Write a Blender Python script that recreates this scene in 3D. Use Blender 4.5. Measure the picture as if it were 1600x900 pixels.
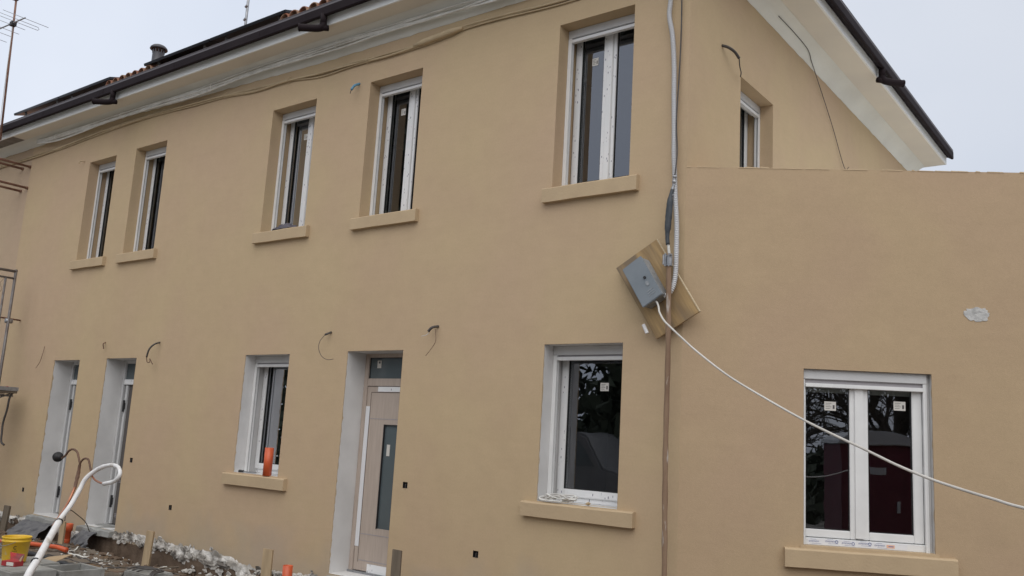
import bpy, bmesh, math, random
from mathutils import Vector, Matrix, noise
R = math.radians
random.seed(7)
for o in list(bpy.data.objects): bpy.data.objects.remove(o)
sc = bpy.context.scene
col = sc.collection

# ------------------------------------------------------------------ camera
yaw, pit, roll = -0.657154, 0.170359, 0.057576
fwd = Vector((math.sin(yaw)*math.cos(pit), math.cos(yaw)*math.cos(pit), math.sin(pit)))
rt = Vector((math.cos(yaw), -math.sin(yaw), 0)); up = rt.cross(fwd)
r2 = rt*math.cos(roll)+up*math.sin(roll); u2 = -rt*math.sin(roll)+up*math.cos(roll)
cam = bpy.data.objects.new('camera', bpy.data.cameras.new('camera')); col.objects.link(cam)
cam.matrix_world = Matrix(((r2.x,u2.x,-fwd.x,3.5828),(r2.y,u2.y,-fwd.y,-7.1675),(r2.z,u2.z,-fwd.z,1.5725),(0,0,0,1)))
cam.data.sensor_width = 36; cam.data.lens = 31.238; cam.data.clip_end = 1000; cam.data.clip_start = .05
sc.camera = cam
# ------------------------------------------------------------------ light: overcast
SUN_EL, SUN_AZ = R(46), R(143)      # azimuth clockwise from +Y
w = bpy.data.worlds.new('World'); sc.world = w; w.use_nodes = True
nt = w.node_tree; nt.nodes.clear()
out = nt.nodes.new('ShaderNodeOutputWorld'); bg = nt.nodes.new('ShaderNodeBackground')
sky = nt.nodes.new('ShaderNodeTexSky'); sky.sky_type = 'NISHITA'; sky.sun_disc = False
sky.sun_elevation = SUN_EL; sky.sun_rotation = SUN_AZ; sky.air_density = 1.0; sky.dust_density = 4.0
tc = nt.nodes.new('ShaderNodeTexCoord'); ns = nt.nodes.new('ShaderNodeTexNoise')
ns.inputs['Scale'].default_value = 1.6; ns.inputs['Detail'].default_value = 5; ns.inputs['Roughness'].default_value = .5
nt.links.new(tc.outputs['Generated'], ns.inputs['Vector'])
cr = nt.nodes.new('ShaderNodeValToRGB')
cr.color_ramp.elements[0].position = .32; cr.color_ramp.elements[0].color = (6.0, 6.55, 7.6, 1)
cr.color_ramp.elements[1].position = .68; cr.color_ramp.elements[1].color = (7.3, 7.7, 8.5, 1)
nt.links.new(ns.outputs['Fac'], cr.inputs['Fac'])
mx = nt.nodes.new('ShaderNodeMixRGB'); mx.inputs[0].default_value = .9
nt.links.new(sky.outputs[0], mx.inputs[1])
# overcast sky: brighter and more neutral towards the zenith
sxyz = nt.nodes.new('ShaderNodeSeparateXYZ'); nt.links.new(tc.outputs['Generated'], sxyz.inputs[0])
zr_ = nt.nodes.new('ShaderNodeMapRange'); zr_.inputs[1].default_value = .45; zr_.inputs[2].default_value = .95
zm = nt.nodes.new('ShaderNodeMixRGB'); zm.inputs[2].default_value = (12.5, 12.4, 12.0, 1)
nt.links.new(sxyz.outputs[2], zr_.inputs[0]); nt.links.new(zr_.outputs[0], zm.inputs[0]); 
xr_ = nt.nodes.new('ShaderNodeMapRange'); xr_.inputs[1].default_value = -.85; xr_.inputs[2].default_value = .15; xr_.inputs[3].default_value = 1.17; xr_.inputs[4].default_value = .90
nt.links.new(sxyz.outputs[0], xr_.inputs[0]); xm = nt.nodes.new('ShaderNodeMixRGB'); xm.blend_type = 'MULTIPLY'; xm.inputs[0].default_value = 1   # the overcast thins towards the west
nt.links.new(cr.outputs[0], xm.inputs[1]); nt.links.new(xr_.outputs[0], xm.inputs[2]); nt.links.new(xm.outputs[0], zm.inputs[1]); nt.links.new(zm.outputs[0], mx.inputs[2])
nt.links.new(mx.outputs[0], bg.inputs['Color']); bg.inputs['Strength'].default_value = 0.1
nt.links.new(bg.outputs[0], out.inputs[0])
sun = bpy.data.objects.new('sun', bpy.data.lights.new('sun', 'SUN')); col.objects.link(sun)
sun.data.energy = 1.3; sun.data.angle = R(70); sun.data.color = (1, .97, .93)
sd = Vector((math.sin(SUN_AZ)*math.cos(SUN_EL), math.cos(SUN_AZ)*math.cos(SUN_EL), math.sin(SUN_EL)))
sun.rotation_euler = sd.to_track_quat('Z', 'Y').to_euler(); sun.location = (0, -20, 20)
sc.view_settings.view_transform = 'Standard'; sc.view_settings.look = 'None'
sc.view_settings.exposure = 0.07; sc.view_settings.gamma = 1; sc.view_settings.use_curve_mapping = False

# ------------------------------------------------------------------ helpers
def tag(o, label=None, cat=None, group=None, kind=None):
    if label: o['label'] = label
    if cat: o['category'] = cat
    if group: o['group'] = group
    if kind: o['kind'] = kind
    return o
def empty(name, loc=(0,0,0), rz=0, **k):
    o = bpy.data.objects.new(name, None); col.objects.link(o); o.location = loc; o.rotation_euler.z = rz
    o.empty_display_size = .1
    return tag(o, **k)
class MB:
    def __init__(s, M=None): s.v=[]; s.f=[]; s.m=[]; s.M=M
    def add(s, vs, fs, mi=0):
        b=len(s.v); s.v += [tuple(s.M@Vector(v)) if s.M else tuple(v) for v in vs]
        s.f += [tuple(b+i for i in f) for f in fs]; s.m += [mi]*len(fs); return s
    def box(s, a, b, mi=0):
        (x0,y0,z0),(x1,y1,z1) = a,b
        return s.add([(x0,y0,z0),(x1,y0,z0),(x1,y1,z0),(x0,y1,z0),(x0,y0,z1),(x1,y0,z1),(x1,y1,z1),(x0,y1,z1)],
              [(0,3,2,1),(4,5,6,7),(0,1,5,4),(1,2,6,5),(2,3,7,6),(3,0,4,7)], mi)
    def hexa(s, p8, mi=0):
        return s.add(p8, [(0,3,2,1),(4,5,6,7),(0,1,5,4),(1,2,6,5),(2,3,7,6),(3,0,4,7)], mi)
    def tube(s, pts, r, n=8, mi=0, cap=True, jit=0):
        P=[Vector(p) for p in pts]; k=len(P)
        rr = r if isinstance(r,(list,tuple)) else [r]*k
        prev=None; rings=[]
        for i in range(k):
            t=(P[min(i+1,k-1)]-P[max(i-1,0)]); t=t.normalized() if t.length>1e-9 else Vector((0,0,1))
            if prev is None:
                a=Vector((0,0,1)) if abs(t.z)<.9 else Vector((1,0,0)); n1=(a-t*a.dot(t)).normalized()
            else: n1=(prev-t*prev.dot(t)).normalized()
            prev=n1; n2=t.cross(n1); ring=[]
            for j in range(n):
                an=2*math.pi*j/n; q=rr[i]*(1+(random.random()-.5)*jit); ring.append(P[i]+(n1*math.cos(an)+n2*math.sin(an))*q)
            rings.append(ring)
        vs=[v for g in rings for v in g]; fs=[]
        for i in range(k-1):
            for j in range(n): a=i*n+j; b=i*n+(j+1)%n; fs.append((a,b,b+n,a+n))
        if cap: fs.append(tuple(reversed(range(n)))); fs.append(tuple(range((k-1)*n,k*n)))
        return s.add(vs,fs,mi)
    def lathe(s, c, prof, n=24, mi=0):
        vs=[]; fs=[]
        for (r,z) in prof:
            for j in range(n): a=2*math.pi*j/n; vs.append((c[0]+r*math.cos(a),c[1]+r*math.sin(a),c[2]+z))
        for i in range(len(prof)-1):
            for j in range(n): a=i*n+j; b=i*n+(j+1)%n; fs.append((a,b,b+n,a+n))
        return s.add(vs,fs,mi)
    def prism(s, poly, d, mi=0):     # poly: 3D points, d: extrusion vector
        n=len(poly); d=Vector(d); vs=[Vector(p) for p in poly]+[Vector(p)+d for p in poly]
        fs=[tuple(reversed(range(n))),tuple(range(n,2*n))]+[(i,(i+1)%n,n+(i+1)%n,n+i) for i in range(n)]
        return s.add(vs,fs,mi)
    def build(s, name, mats, parent=None, smooth=False, bevel=0, seg=2, loc=None):
        me=bpy.data.meshes.new(name); me.from_pydata(s.v,[],s.f)
        for m in (mats if isinstance(mats,(list,tuple)) else [mats]): me.materials.append(m)
        for p,mi in zip(me.polygons,s.m): p.material_index=mi; p.use_smooth=smooth
        bm=bmesh.new(); bm.from_mesh(me); bmesh.ops.recalc_face_normals(bm, faces=bm.faces)
        if bevel:
            es=[e for e in bm.edges if len(e.link_faces)==2 and e.calc_face_angle(0)>.5]
            bmesh.ops.bevel(bm, geom=es, offset=bevel, segments=seg, affect='EDGES', clamp_overlap=True)
        bm.to_mesh(me); bm.free()
        o=bpy.data.objects.new(name,me); col.objects.link(o)
        if parent:
            o.parent=parent
        return o
def spline(pts, n=6):
    P=[Vector(p) for p in pts]
    if len(P)<3: return P
    P=[P[0]*2-P[1]]+P+[P[-1]*2-P[-2]]; o=[]
    for i in range(1,len(P)-2):
        a,b,c,d=P[i-1:i+3]
        for k in range(n):
            t=k/n; o.append(.5*((2*b)+(c-a)*t+(2*a-5*b+4*c-d)*t*t+(-a+3*b-3*c+d)*t**3))
    o.append(P[-2]); return o
def interp(tab, x):
    if x<=tab[0][0]: return tab[0][1]
    for (a,b),(c,d) in zip(tab,tab[1:]):
        if x<=c: return b+(d-b)*(x-a)/(c-a)
    return tab[-1][1]

# ------------------------------------------------------------------ materials
def mat(name, c1, c2=None, scale=8, rough=.7, bump=0, bscale=60, metal=0, spec=.5, detail=4, thr=None, c3=None, s3=2., stretch=None, p3=(.4,.65), bdet=3):
    m=bpy.data.materials.new(name); m.use_nodes=True; t=m.node_tree; b=t.nodes['Principled BSDF']
    b.inputs['Roughness'].default_value=rough; b.inputs['Metallic'].default_value=metal
    b.inputs['Specular IOR Level'].default_value=spec
    b.inputs['Base Color'].default_value=(*c1,1)
    co=t.nodes.new('ShaderNodeTexCoord'); vec=co.outputs['Object']
    if stretch:
        mp=t.nodes.new('ShaderNodeMapping'); mp.inputs['Scale'].default_value=stretch; t.links.new(vec,mp.inputs['Vector']); vec=mp.outputs[0]
    last=None
    if c2:
        n=t.nodes.new('ShaderNodeTexNoise'); n.inputs['Scale'].default_value=scale; n.inputs['Detail'].default_value=detail
        r=t.nodes.new('ShaderNodeValToRGB'); lo,hi=thr or (.35,.65)
        r.color_ramp.elements[0].position=lo; r.color_ramp.elements[1].position=hi
        r.color_ramp.elements[0].color=(*c1,1); r.color_ramp.elements[1].color=(*c2,1)
        t.links.new(vec,n.inputs['Vector']); t.links.new(n.outputs['Fac'],r.inputs['Fac']); last=r.outputs[0]
        if c3:
            n3=t.nodes.new('ShaderNodeTexNoise'); n3.inputs['Scale'].default_value=s3; n3.inputs['Detail'].default_value=3
            r3=t.nodes.new('ShaderNodeValToRGB'); r3.color_ramp.elements[0].position=p3[0]; r3.color_ramp.elements[1].position=p3[1]
            x=t.nodes.new('ShaderNodeMixRGB'); x.inputs[2].default_value=(*c3,1)
            t.links.new(vec,n3.inputs['Vector']); t.links.new(n3.outputs['Fac'],r3.inputs['Fac']); t.links.new(r3.outputs[0],x.inputs[0]); t.links.new(last,x.inputs[1]); last=x.outputs[0]
        t.links.new(last,b.inputs['Base Color'])
    if bump:
        n2=t.nodes.new('ShaderNodeTexNoise'); n2.inputs['Scale'].default_value=bscale; n2.inputs['Detail'].default_value=bdet
        bp=t.nodes.new('ShaderNodeBump'); bp.inputs['Strength'].default_value=bump; bp.inputs['Distance'].default_value=.01
        t.links.new(vec,n2.inputs['Vector']); t.links.new(n2.outputs['Fac'],bp.inputs['Height']); t.links.new(bp.outputs[0],b.inputs['Normal'])
    return m
M={}
def stucco(name, a, b, c):
    m=mat(name, a, b, scale=.9, rough=.93, bump=.25, bscale=170, spec=.15, detail=5, thr=(.38,.62), c3=c, s3=.45, p3=(.42,.7))
    t=m.node_tree; bs=t.nodes['Principled BSDF']; src=bs.inputs['Base Color'].links[0].from_socket
    co=t.nodes.new('ShaderNodeTexCoord')
    # faint trowel and dirt variation at hand size
    n=t.nodes.new('ShaderNodeTexNoise'); n.inputs['Scale'].default_value=5; n.inputs['Detail'].default_value=6; n.inputs['Roughness'].default_value=.65
    mr=t.nodes.new('ShaderNodeMapRange'); mr.inputs[1].default_value=.3; mr.inputs[2].default_value=.7; mr.inputs[3].default_value=.975; mr.inputs[4].default_value=1.025
    mm=t.nodes.new('ShaderNodeMixRGB'); mm.blend_type='MULTIPLY'; mm.inputs[0].default_value=1
    t.links.new(co.outputs['Object'],n.inputs['Vector']); t.links.new(n.outputs['Fac'],mr.inputs[0])
    # sand grain and faint horizontal float marks
    ng=t.nodes.new('ShaderNodeTexNoise'); ng.inputs['Scale'].default_value=55; ng.inputs['Detail'].default_value=2
    rg=t.nodes.new('ShaderNodeMapRange'); rg.inputs[1].default_value=.3; rg.inputs[2].default_value=.7; rg.inputs[3].default_value=.975; rg.inputs[4].default_value=1.025
    mpf=t.nodes.new('ShaderNodeMapping'); mpf.inputs['Scale'].default_value=(1.1,1.1,9); nf=t.nodes.new('ShaderNodeTexNoise'); nf.inputs['Scale'].default_value=2.2; nf.inputs['Detail'].default_value=6; nf.inputs['Roughness'].default_value=.6
    rf_=t.nodes.new('ShaderNodeMapRange'); rf_.inputs[1].default_value=.3; rf_.inputs[2].default_value=.7; rf_.inputs[3].default_value=.988; rf_.inputs[4].default_value=1.012
    t.links.new(co.outputs['Object'],ng.inputs['Vector']); t.links.new(ng.outputs['Fac'],rg.inputs[0]); t.links.new(co.outputs['Object'],mpf.inputs[0]); t.links.new(mpf.outputs[0],nf.inputs['Vector']); t.links.new(nf.outputs['Fac'],rf_.inputs[0])
    k1=t.nodes.new('ShaderNodeMath'); k1.operation='MULTIPLY'; k2=t.nodes.new('ShaderNodeMath'); k2.operation='MULTIPLY'
    t.links.new(mr.outputs[0],k1.inputs[0]); t.links.new(rg.outputs[0],k1.inputs[1]); t.links.new(k1.outputs[0],k2.inputs[0]); t.links.new(rf_.outputs[0],k2.inputs[1])
    t.links.new(src,mm.inputs[1]); t.links.new(k2.outputs[0],mm.inputs[2])
    # grey damp stain near the base
    sx=t.nodes.new('ShaderNodeSeparateXYZ'); t.links.new(co.outputs['Object'],sx.inputs[0])
    n5=t.nodes.new('ShaderNodeTexNoise'); n5.inputs['Scale'].default_value=1.7; n5.inputs['Detail'].default_value=5; t.links.new(co.outputs['Object'],n5.inputs['Vector'])
    ma=t.nodes.new('ShaderNodeMath'); ma.operation='MULTIPLY_ADD'; ma.inputs[1].default_value=-1.3; t.links.new(n5.outputs['Fac'],ma.inputs[0]); 
    mz=t.nodes.new('ShaderNodeMath'); mz.operation='ADD'; mz.inputs[1].default_value=.55; t.links.new(sx.outputs[2],mz.inputs[0]); t.links.new(mz.outputs[0],ma.inputs[2])
    m2=t.nodes.new('ShaderNodeMapRange'); m2.inputs[1].default_value=-.15; m2.inputs[2].default_value=.25; m2.inputs[3].default_value=.32; m2.inputs[4].default_value=0; t.links.new(ma.outputs[0],m2.inputs[0])
    m3=t.nodes.new('ShaderNodeMixRGB'); m3.inputs[2].default_value=(.36,.33,.29,1); t.links.new(m2.outputs[0],m3.inputs[0]); t.links.new(mm.outputs[0],m3.inputs[1])
    t.links.new(m3.outputs[0],bs.inputs['Base Color'])
    # soft undulation of the trowelled coat
    bp=[q for q in t.nodes if q.type=='BUMP'][0]
    nb=t.nodes.new('ShaderNodeTexNoise'); nb.inputs['Scale'].default_value=2.2; nb.inputs['Detail'].default_value=3
    b2=t.nodes.new('ShaderNodeBump'); b2.inputs['Strength'].default_value=.35; b2.inputs['Distance'].default_value=.03
    t.links.new(co.outputs['Object'],nb.inputs['Vector']); t.links.new(nb.outputs['Fac'],b2.inputs['Height']); t.links.new(bp.outputs[0],b2.inputs['Normal']); t.links.new(b2.outputs[0],bs.inputs['Normal'])
    return m
M['wall']=stucco('beige_render',(.515,.396,.250),(.498,.376,.242),(.510,.376,.258))
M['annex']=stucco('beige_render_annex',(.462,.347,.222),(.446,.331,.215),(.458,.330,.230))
M['neigh']=stucco('pinkish_render',(.480,.370,.255),(.465,.352,.245),(.475,.355,.258))
M['sillp']=mat('sill_paint',(.50,.385,.25),(.47,.36,.235),scale=5,rough=.9,bump=.2,bscale=60,spec=.2)
M['primer']=mat('white_primer',(.69,.685,.68),(.60,.595,.59),scale=2.5,rough=.9,bump=.15,bscale=90,spec=.2)
M['pvc']=mat('white_pvc',(.77,.775,.775),(.72,.725,.725),scale=6,rough=.38,spec=.4)
M['alushade']=mat('shaded_alu_grey',(.60,.605,.61),(.56,.565,.57),scale=5,rough=.45)  # aluminium grey, darkened in place of shade on headers and door frames
M['pvcg']=mat('grey_slat',(.34,.32,.335),rough=.5)
M['gasket']=mat('gasket',(.02,.02,.022),rough=.6)
M['dark']=mat('dark_room',(.03,.028,.027),rough=.9)
M['room']=mat('room_plaster',(.22,.20,.18),(.17,.155,.14),scale=3,rough=.95)
M['soffit']=mat('soffit_plaster',(.74,.70,.62),(.69,.655,.59),scale=1.3,rough=.95,bump=.12,bscale=40,spec=.1)
M['soffitd']=mat('soffit_dirty',(.20,.18,.165),(.27,.25,.23),scale=6,rough=.95,spec=.1)
M['cove']=mat('cove_plaster',(.74,.745,.70),(.66,.66,.62),scale=1.2,rough=.95,bump=.3,bscale=22,spec=.1)
M['fascia']=mat('fascia_white',(.84,.85,.84),(.78,.79,.78),scale=2,rough=.6)
M['gutter']=mat('gutter_metal',(.014,.009,.011),(.019,.013,.0155),scale=3,rough=.7,spec=.12)
M['lip']=mat('gutter_lip_skylit',(.075,.066,.074),rough=.55)  # sky reflection painted into the lip as a paler tone
M['tile']=mat('terracotta',(.30,.115,.065),(.17,.075,.05),scale=9,rough=.85,bump=.4,bscale=50,c3=(.30,.20,.13),s3=14)
M['panel']=mat('panel_black',(.012,.012,.016),rough=.3)
M['flue']=mat('flue_metal',(.055,.055,.065),(.085,.085,.095),scale=7,rough=.45,metal=.2)
M['film']=None
M['tape']=mat('tape_white',(.74,.75,.78),rough=.5)
M['sticker']=mat('sticker_paper',(.62,.60,.56),rough=.7)
M['ink']=mat('sticker_ink',(.10,.09,.09),rough=.7)
M['blueink']=mat('blue_ink',(.12,.16,.36),rough=.6)
M['orangeink']=mat('orange_ink',(.75,.45,.32),rough=.6)
M['doorw']=mat('door_woodgrain',(.47,.395,.34),(.41,.34,.29),scale=5,rough=.55,stretch=(9,9,.6))
M['groove']=mat('door_groove',(.13,.105,.09),rough=.8)
M['frost']=mat('frosted_glass',(.075,.095,.105),(.095,.12,.13),scale=1.5,rough=.22,spec=.7)
M['leafd']=mat('door_dark',(.10,.09,.085),(.085,.078,.075),scale=3,rough=.6)
M['steel']=mat('galvanised',(.38,.39,.41),(.28,.29,.31),scale=25,rough=.45,metal=.7)
M['meter']=mat('meter_paint',(.215,.245,.275),(.19,.22,.25),scale=6,rough=.5,spec=.4)
M['meters']=mat('meter_side',(.36,.38,.40),(.26,.28,.30),scale=30,rough=.5,metal=.3)
def wood(name,a,b,st,rough=.8): return mat(name,a,b,scale=3,rough=rough,bump=.25,bscale=6,stretch=st,detail=6,thr=(.3,.7),c3=tuple(x*.55 for x in a),s3=1.2,p3=(.5,.8))
M['ply']=mat('plywood',(.42,.285,.135),(.27,.18,.09),scale=7,rough=.8,bump=.2,bscale=20,c3=(.20,.15,.10),s3=2.2,p3=(.48,.62))
_t=M['ply'].node_tree; _co=[n for n in _t.nodes if n.type=='TEX_COORD'][0]
_m=_t.nodes.new('ShaderNodeMapping'); _m.inputs['Rotation'].default_value=(0,R(-57.4),0); _m2=_t.nodes.new('ShaderNodeMapping'); _m2.inputs['Scale'].default_value=(.3,1,3.0)
for _l in list(_co.outputs['Object'].links): _t.links.new(_m2.outputs[0],_l.to_socket)
_t.links.new(_co.outputs['Object'],_m.inputs[0]); _t.links.new(_m.outputs[0],_m2.inputs[0])
M['plyedge']=mat('ply_edge',(.62,.52,.36),(.5,.4,.26),scale=40,rough=.8)
M['polew']=mat('weathered_pole',(.20,.125,.08),(.28,.19,.125),scale=5,rough=.85,bump=.4,bscale=30,c3=(.50,.46,.42),s3=9,p3=(.6,.75),stretch=(3,3,.6))
M['polel']=mat('pole_lower',(.30,.22,.17),(.55,.54,.54),scale=14,rough=.9,bump=.5,bscale=40,thr=(.42,.56))
M['stake']=wood('stake_wood',(.50,.385,.245),(.42,.31,.19),(6,6,.8))
M['stakeg']=wood('stake_grey',(.19,.155,.115),(.13,.105,.08),(8,8,.8))
M['conduit']=mat('grey_conduit',(.62,.63,.65),rough=.5)
M['tapeb']=mat('black_tape',(.035,.042,.052),(.06,.07,.08),scale=20,rough=.5)
M['cabw']=mat('white_cable',(.60,.58,.55),(.5,.48,.45),scale=3,rough=.55)
M['cabb']=mat('beige_cable',(.54,.43,.275),(.46,.36,.23),scale=4,rough=.85)
M['cabg']=mat('pale_cable',(.78,.78,.75),(.64,.64,.61),scale=5,rough=.85)
M['cabk']=mat('dark_cable',(.05,.045,.045),(.08,.07,.065),scale=9,rough=.6)
M['cabr']=mat('brown_cable',(.10,.055,.035),(.16,.09,.06),scale=12,rough=.7)
M['cabc']=mat('blue_cable',(.12,.30,.45),rough=.5)
M['copper']=mat('copper',(.50,.22,.13),(.34,.14,.08),scale=14,rough=.42,metal=.6)
M['foam']=mat('white_foam',(.78,.78,.79),(.68,.68,.69),scale=9,rough=.6,bump=.3,bscale=30,c3=(.45,.41,.36),s3=7,p3=(.58,.75))
M['orange']=mat('orange_pvc',(.62,.11,.035),(.53,.09,.03),scale=6,rough=.4)
M['yellow']=mat('yellow_plastic',(.74,.48,.025),(.66,.42,.03),scale=6,rough=.4,c3=(.6,.5,.25),s3=9,p3=(.62,.72))
M['red']=mat('red_card',(.40,.03,.04),(.28,.03,.035),scale=9,rough=.6)
M['card']=mat('cardboard',(.45,.33,.20),(.38,.28,.17),scale=7,rough=.9)
M['conc']=mat('concrete',(.34,.345,.335),(.27,.275,.27),scale=7,rough=.95,bump=.4,bscale=50,c3=(.22,.215,.20),s3=3)
M['roofbounce']=mat('roof_bounce_white',(.72,.72,.70),(.62,.62,.60),scale=1.5,rough=.8)  # unseen roof top, made white to bounce light up to the side soffit
M['geo']=mat('geotextile',(.12,.12,.13),(.17,.17,.175),scale=12,rough=1,bump=.5,bscale=40,spec=.1)
M['plaster']=mat('broken_plaster',(.64,.62,.59),(.36,.335,.30),scale=7,rough=.95,bump=.7,bscale=40,thr=(.42,.62),c3=(.15,.135,.12),s3=6,p3=(.54,.64))
M['chunk']=mat('plaster_chunk',(.56,.54,.51),(.30,.285,.26),scale=5,rough=.95,bump=.5,bscale=50)
M['soil']=mat('wet_soil',(.10,.070,.050),(.165,.12,.088),scale=5,rough=.95,bump=.8,bscale=30,spec=.2)
M['mastic']=mat('filler_patch',(.56,.56,.55),(.36,.36,.355),scale=20,rough=.9,bump=.5,bscale=50)
M['rust']=mat('rusty_steel',(.14,.065,.045),(.24,.13,.09),scale=12,rough=.85,bump=.3,bscale=50)
M['scaff']=mat('scaffold_steel',(.20,.19,.19),(.14,.12,.115),scale=9,rough=.55,metal=.5)
M['ragr']=mat('red_cloth',(.45,.05,.05),(.08,.07,.08),scale=9,rough=.9)
M['ragd']=mat('dark_cloth',(.07,.065,.085),(.12,.11,.13),scale=9,rough=.95)
M['toilet']=mat('toilet_plastic',(.11,.012,.03),(.09,.01,.026),scale=3,rough=.5)
M['toiletroof']=mat('toilet_roof',(.42,.44,.47),rough=.6)
M['bark']=mat('bark',(.09,.075,.06),(.05,.042,.035),scale=12,rough=.95)
M['leaf']=mat('evergreen',(.05,.065,.04),(.03,.042,.026),scale=3,rough=.8)
def film_mat():
    m=mat('protective_film',(.8,.8,.81),rough=.35,spec=.5); t=m.node_tree; b=t.nodes['Principled BSDF']
    co=t.nodes.new('ShaderNodeTexCoord'); v=t.nodes.new('ShaderNodeTexVoronoi'); v.inputs['Scale'].default_value=38
    mp=t.nodes.new('ShaderNodeMapping'); mp.inputs['Scale'].default_value=(1,1,.42); t.links.new(co.outputs['Object'],mp.inputs['Vector']); t.links.new(mp.outputs[0],v.inputs['Vector'])
    r=t.nodes.new('ShaderNodeValToRGB'); r.color_ramp.elements[0].position=.16; r.color_ramp.elements[0].color=(.22,.22,.27,1); r.color_ramp.elements[1].position=.27; r.color_ramp.elements[1].color=(.80,.80,.81,1)
    t.links.new(v.outputs['Distance'],r.inputs['Fac'])
    n=t.nodes.new('ShaderNodeTexNoise'); n.inputs['Scale'].default_value=9; n.inputs['Detail'].default_value=4
    r2=t.nodes.new('ShaderNodeValToRGB'); r2.color_ramp.elements[0].position=.46; r2.color_ramp.elements[1].position=.54
    t.links.new(co.outputs['Object'],n.inputs['Vector']); t.links.new(n.outputs['Fac'],r2.inputs['Fac'])
    x=t.nodes.new('ShaderNodeMixRGB'); x.inputs[1].default_value=(.78,.79,.80,1); t.links.new(r2.outputs[0],x.inputs[0]); t.links.new(r.outputs[0],x.inputs[2])
    t.links.new(x.outputs[0],b.inputs['Base Color'])
    n2=t.nodes.new('ShaderNodeTexNoise'); n2.inputs['Scale'].default_value=30; bp=t.nodes.new('ShaderNodeBump'); bp.inputs['Strength'].default_value=.3; bp.inputs['Distance'].default_value=.005
    t.links.new(co.outputs['Object'],n2.inputs['Vector']); t.links.new(n2.outputs['Fac'],bp.inputs['Height']); t.links.new(bp.outputs[0],b.inputs['Normal'])
    return m
M['film']=film_mat()
def glass_mat():
    m=bpy.data.materials.new('window_glass'); m.use_nodes=True; t=m.node_tree; t.nodes.clear()
    o=t.nodes.new('ShaderNodeOutputMaterial'); mi=t.nodes.new('ShaderNodeMixShader'); tr=t.nodes.new('ShaderNodeBsdfTransparent'); gl=t.nodes.new('ShaderNodeBsdfGlossy')
    tr.inputs[0].default_value=(.55,.58,.57,1); gl.inputs[0].default_value=(.9,.93,1,1); gl.inputs['Roughness'].default_value=.005
    fr=t.nodes.new('ShaderNodeFresnel'); fr.inputs[0].default_value=1.5; mu=t.nodes.new('ShaderNodeMath'); mu.operation='MULTIPLY_ADD'; mu.inputs[1].default_value=.35; mu.inputs[2].default_value=.17; mu.use_clamp=True
    co=t.nodes.new('ShaderNodeTexCoord'); n=t.nodes.new('ShaderNodeTexNoise'); n.inputs['Scale'].default_value=2.5; bp=t.nodes.new('ShaderNodeBump'); bp.inputs['Strength'].default_value=.06; bp.inputs['Distance'].default_value=.01
    t.links.new(co.outputs['Object'],n.inputs['Vector']); t.links.new(n.outputs['Fac'],bp.inputs['Height']); t.links.new(bp.outputs[0],gl.inputs['Normal'])
    t.links.new(fr.outputs[0],mu.inputs[0]); t.links.new(mu.outputs[0],mi.inputs[0]); t.links.new(tr.outputs[0],mi.inputs[1]); t.links.new(gl.outputs[0],mi.inputs[2]); t.links.new(mi.outputs[0],o.inputs[0])
    return m
M['glass']=glass_mat()

# ------------------------------------------------------------------ ground (one sheet to the horizon)
GT=[(-14,-.30),(-9,-.30),(-7.5,-.31),(-6.2,-.30),(-5.2,-.19),(-4.4,-.08),(4,-.08)]
def gz(x,y,fine=True):
    z=interp(GT,x)
    if y>-.32 and -13.2<x<-5.4: z-=.10*min(1,(y+.32)/.12)*(1 if x<-6 else max(0,(-5.4-x)/.6))
    if y<-3: z+=min(.06,(-3-y)*.01)
    if fine and -16<x<6 and -14<y<.5:
        z+=.05*noise.noise(Vector((x*1.6,y*1.6,.3)))+(.05*max(0,noise.noise(Vector((x*.9,y*2.6,8)))) if x<-6.5 else 0)+.022*noise.noise(Vector((x*5,y*5,1)))+.012*noise.noise(Vector((x*14,y*14,2)))
        z+=.007*noise.noise(Vector((x*33,y*33,5)))
    return z
def axis(lo,hi,d0,d1,step):
    a=[]; v=lo
    while v<d0: a.append(v); v+=max(step,(d0-v)*.35)
    v=d0
    while v<d1: a.append(v); v+=step
    v=d1; k=step
    while v<hi: a.append(v); k*=1.6; v+=k
    a.append(hi); return a
xs=axis(-150,150,-14,-3.5,.035); ys=axis(-150,150,-3.6,.2,.035)
vs=[]; fs=[]
for y in ys:
    for x in xs: vs.append((x,y,gz(x,y)))
nx=len(xs)
for j in range(len(ys)-1):
    for i in range(nx-1): a=j*nx+i; fs.append((a,a+1,a+nx+1,a+nx))
gm=mat('site_ground',(.180,.152,.124),(.105,.090,.078),scale=1.6,rough=.97,bump=.9,bscale=45,c3=(.17,.115,.072),s3=1.1,detail=8,thr=(.4,.62),spec=.15,p3=(.45,.6),bdet=6)
g=MB().add(vs,fs).build('ground',gm,smooth=True); tag(g,kind='structure')

yd=mat('bounce_gravel',(.42,.40,.37),(.33,.315,.29),scale=6,rough=.95,bump=.6,bscale=60)  # added pale sheet out of view, bounces light onto soffit and reveals
k=MB(); ys_=[-70,-30,-16,-12,-9,-7,-6,-5,-4.3]; xs_=[-60,-30,-16,-13,-10,-8,-6,-4.5,-3,0,3,6,10,20,40]
xs_=sorted(set(xs_)|{-16+.5*i for i in range(45)}); ys_=sorted(set(ys_)|{-14+.4*i for i in range(25)})
k.add([(x,y,gz(x,y,False)+.06) for y in ys_ for x in xs_],[(j*len(xs_)+i,j*len(xs_)+i+1,(j+1)*len(xs_)+i+1,(j+1)*len(xs_)+i) for j in range(len(ys_)-1) for i in range(len(xs_)-1)])
tag(k.build('added_bounce_yard',yd),kind='structure')

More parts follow.
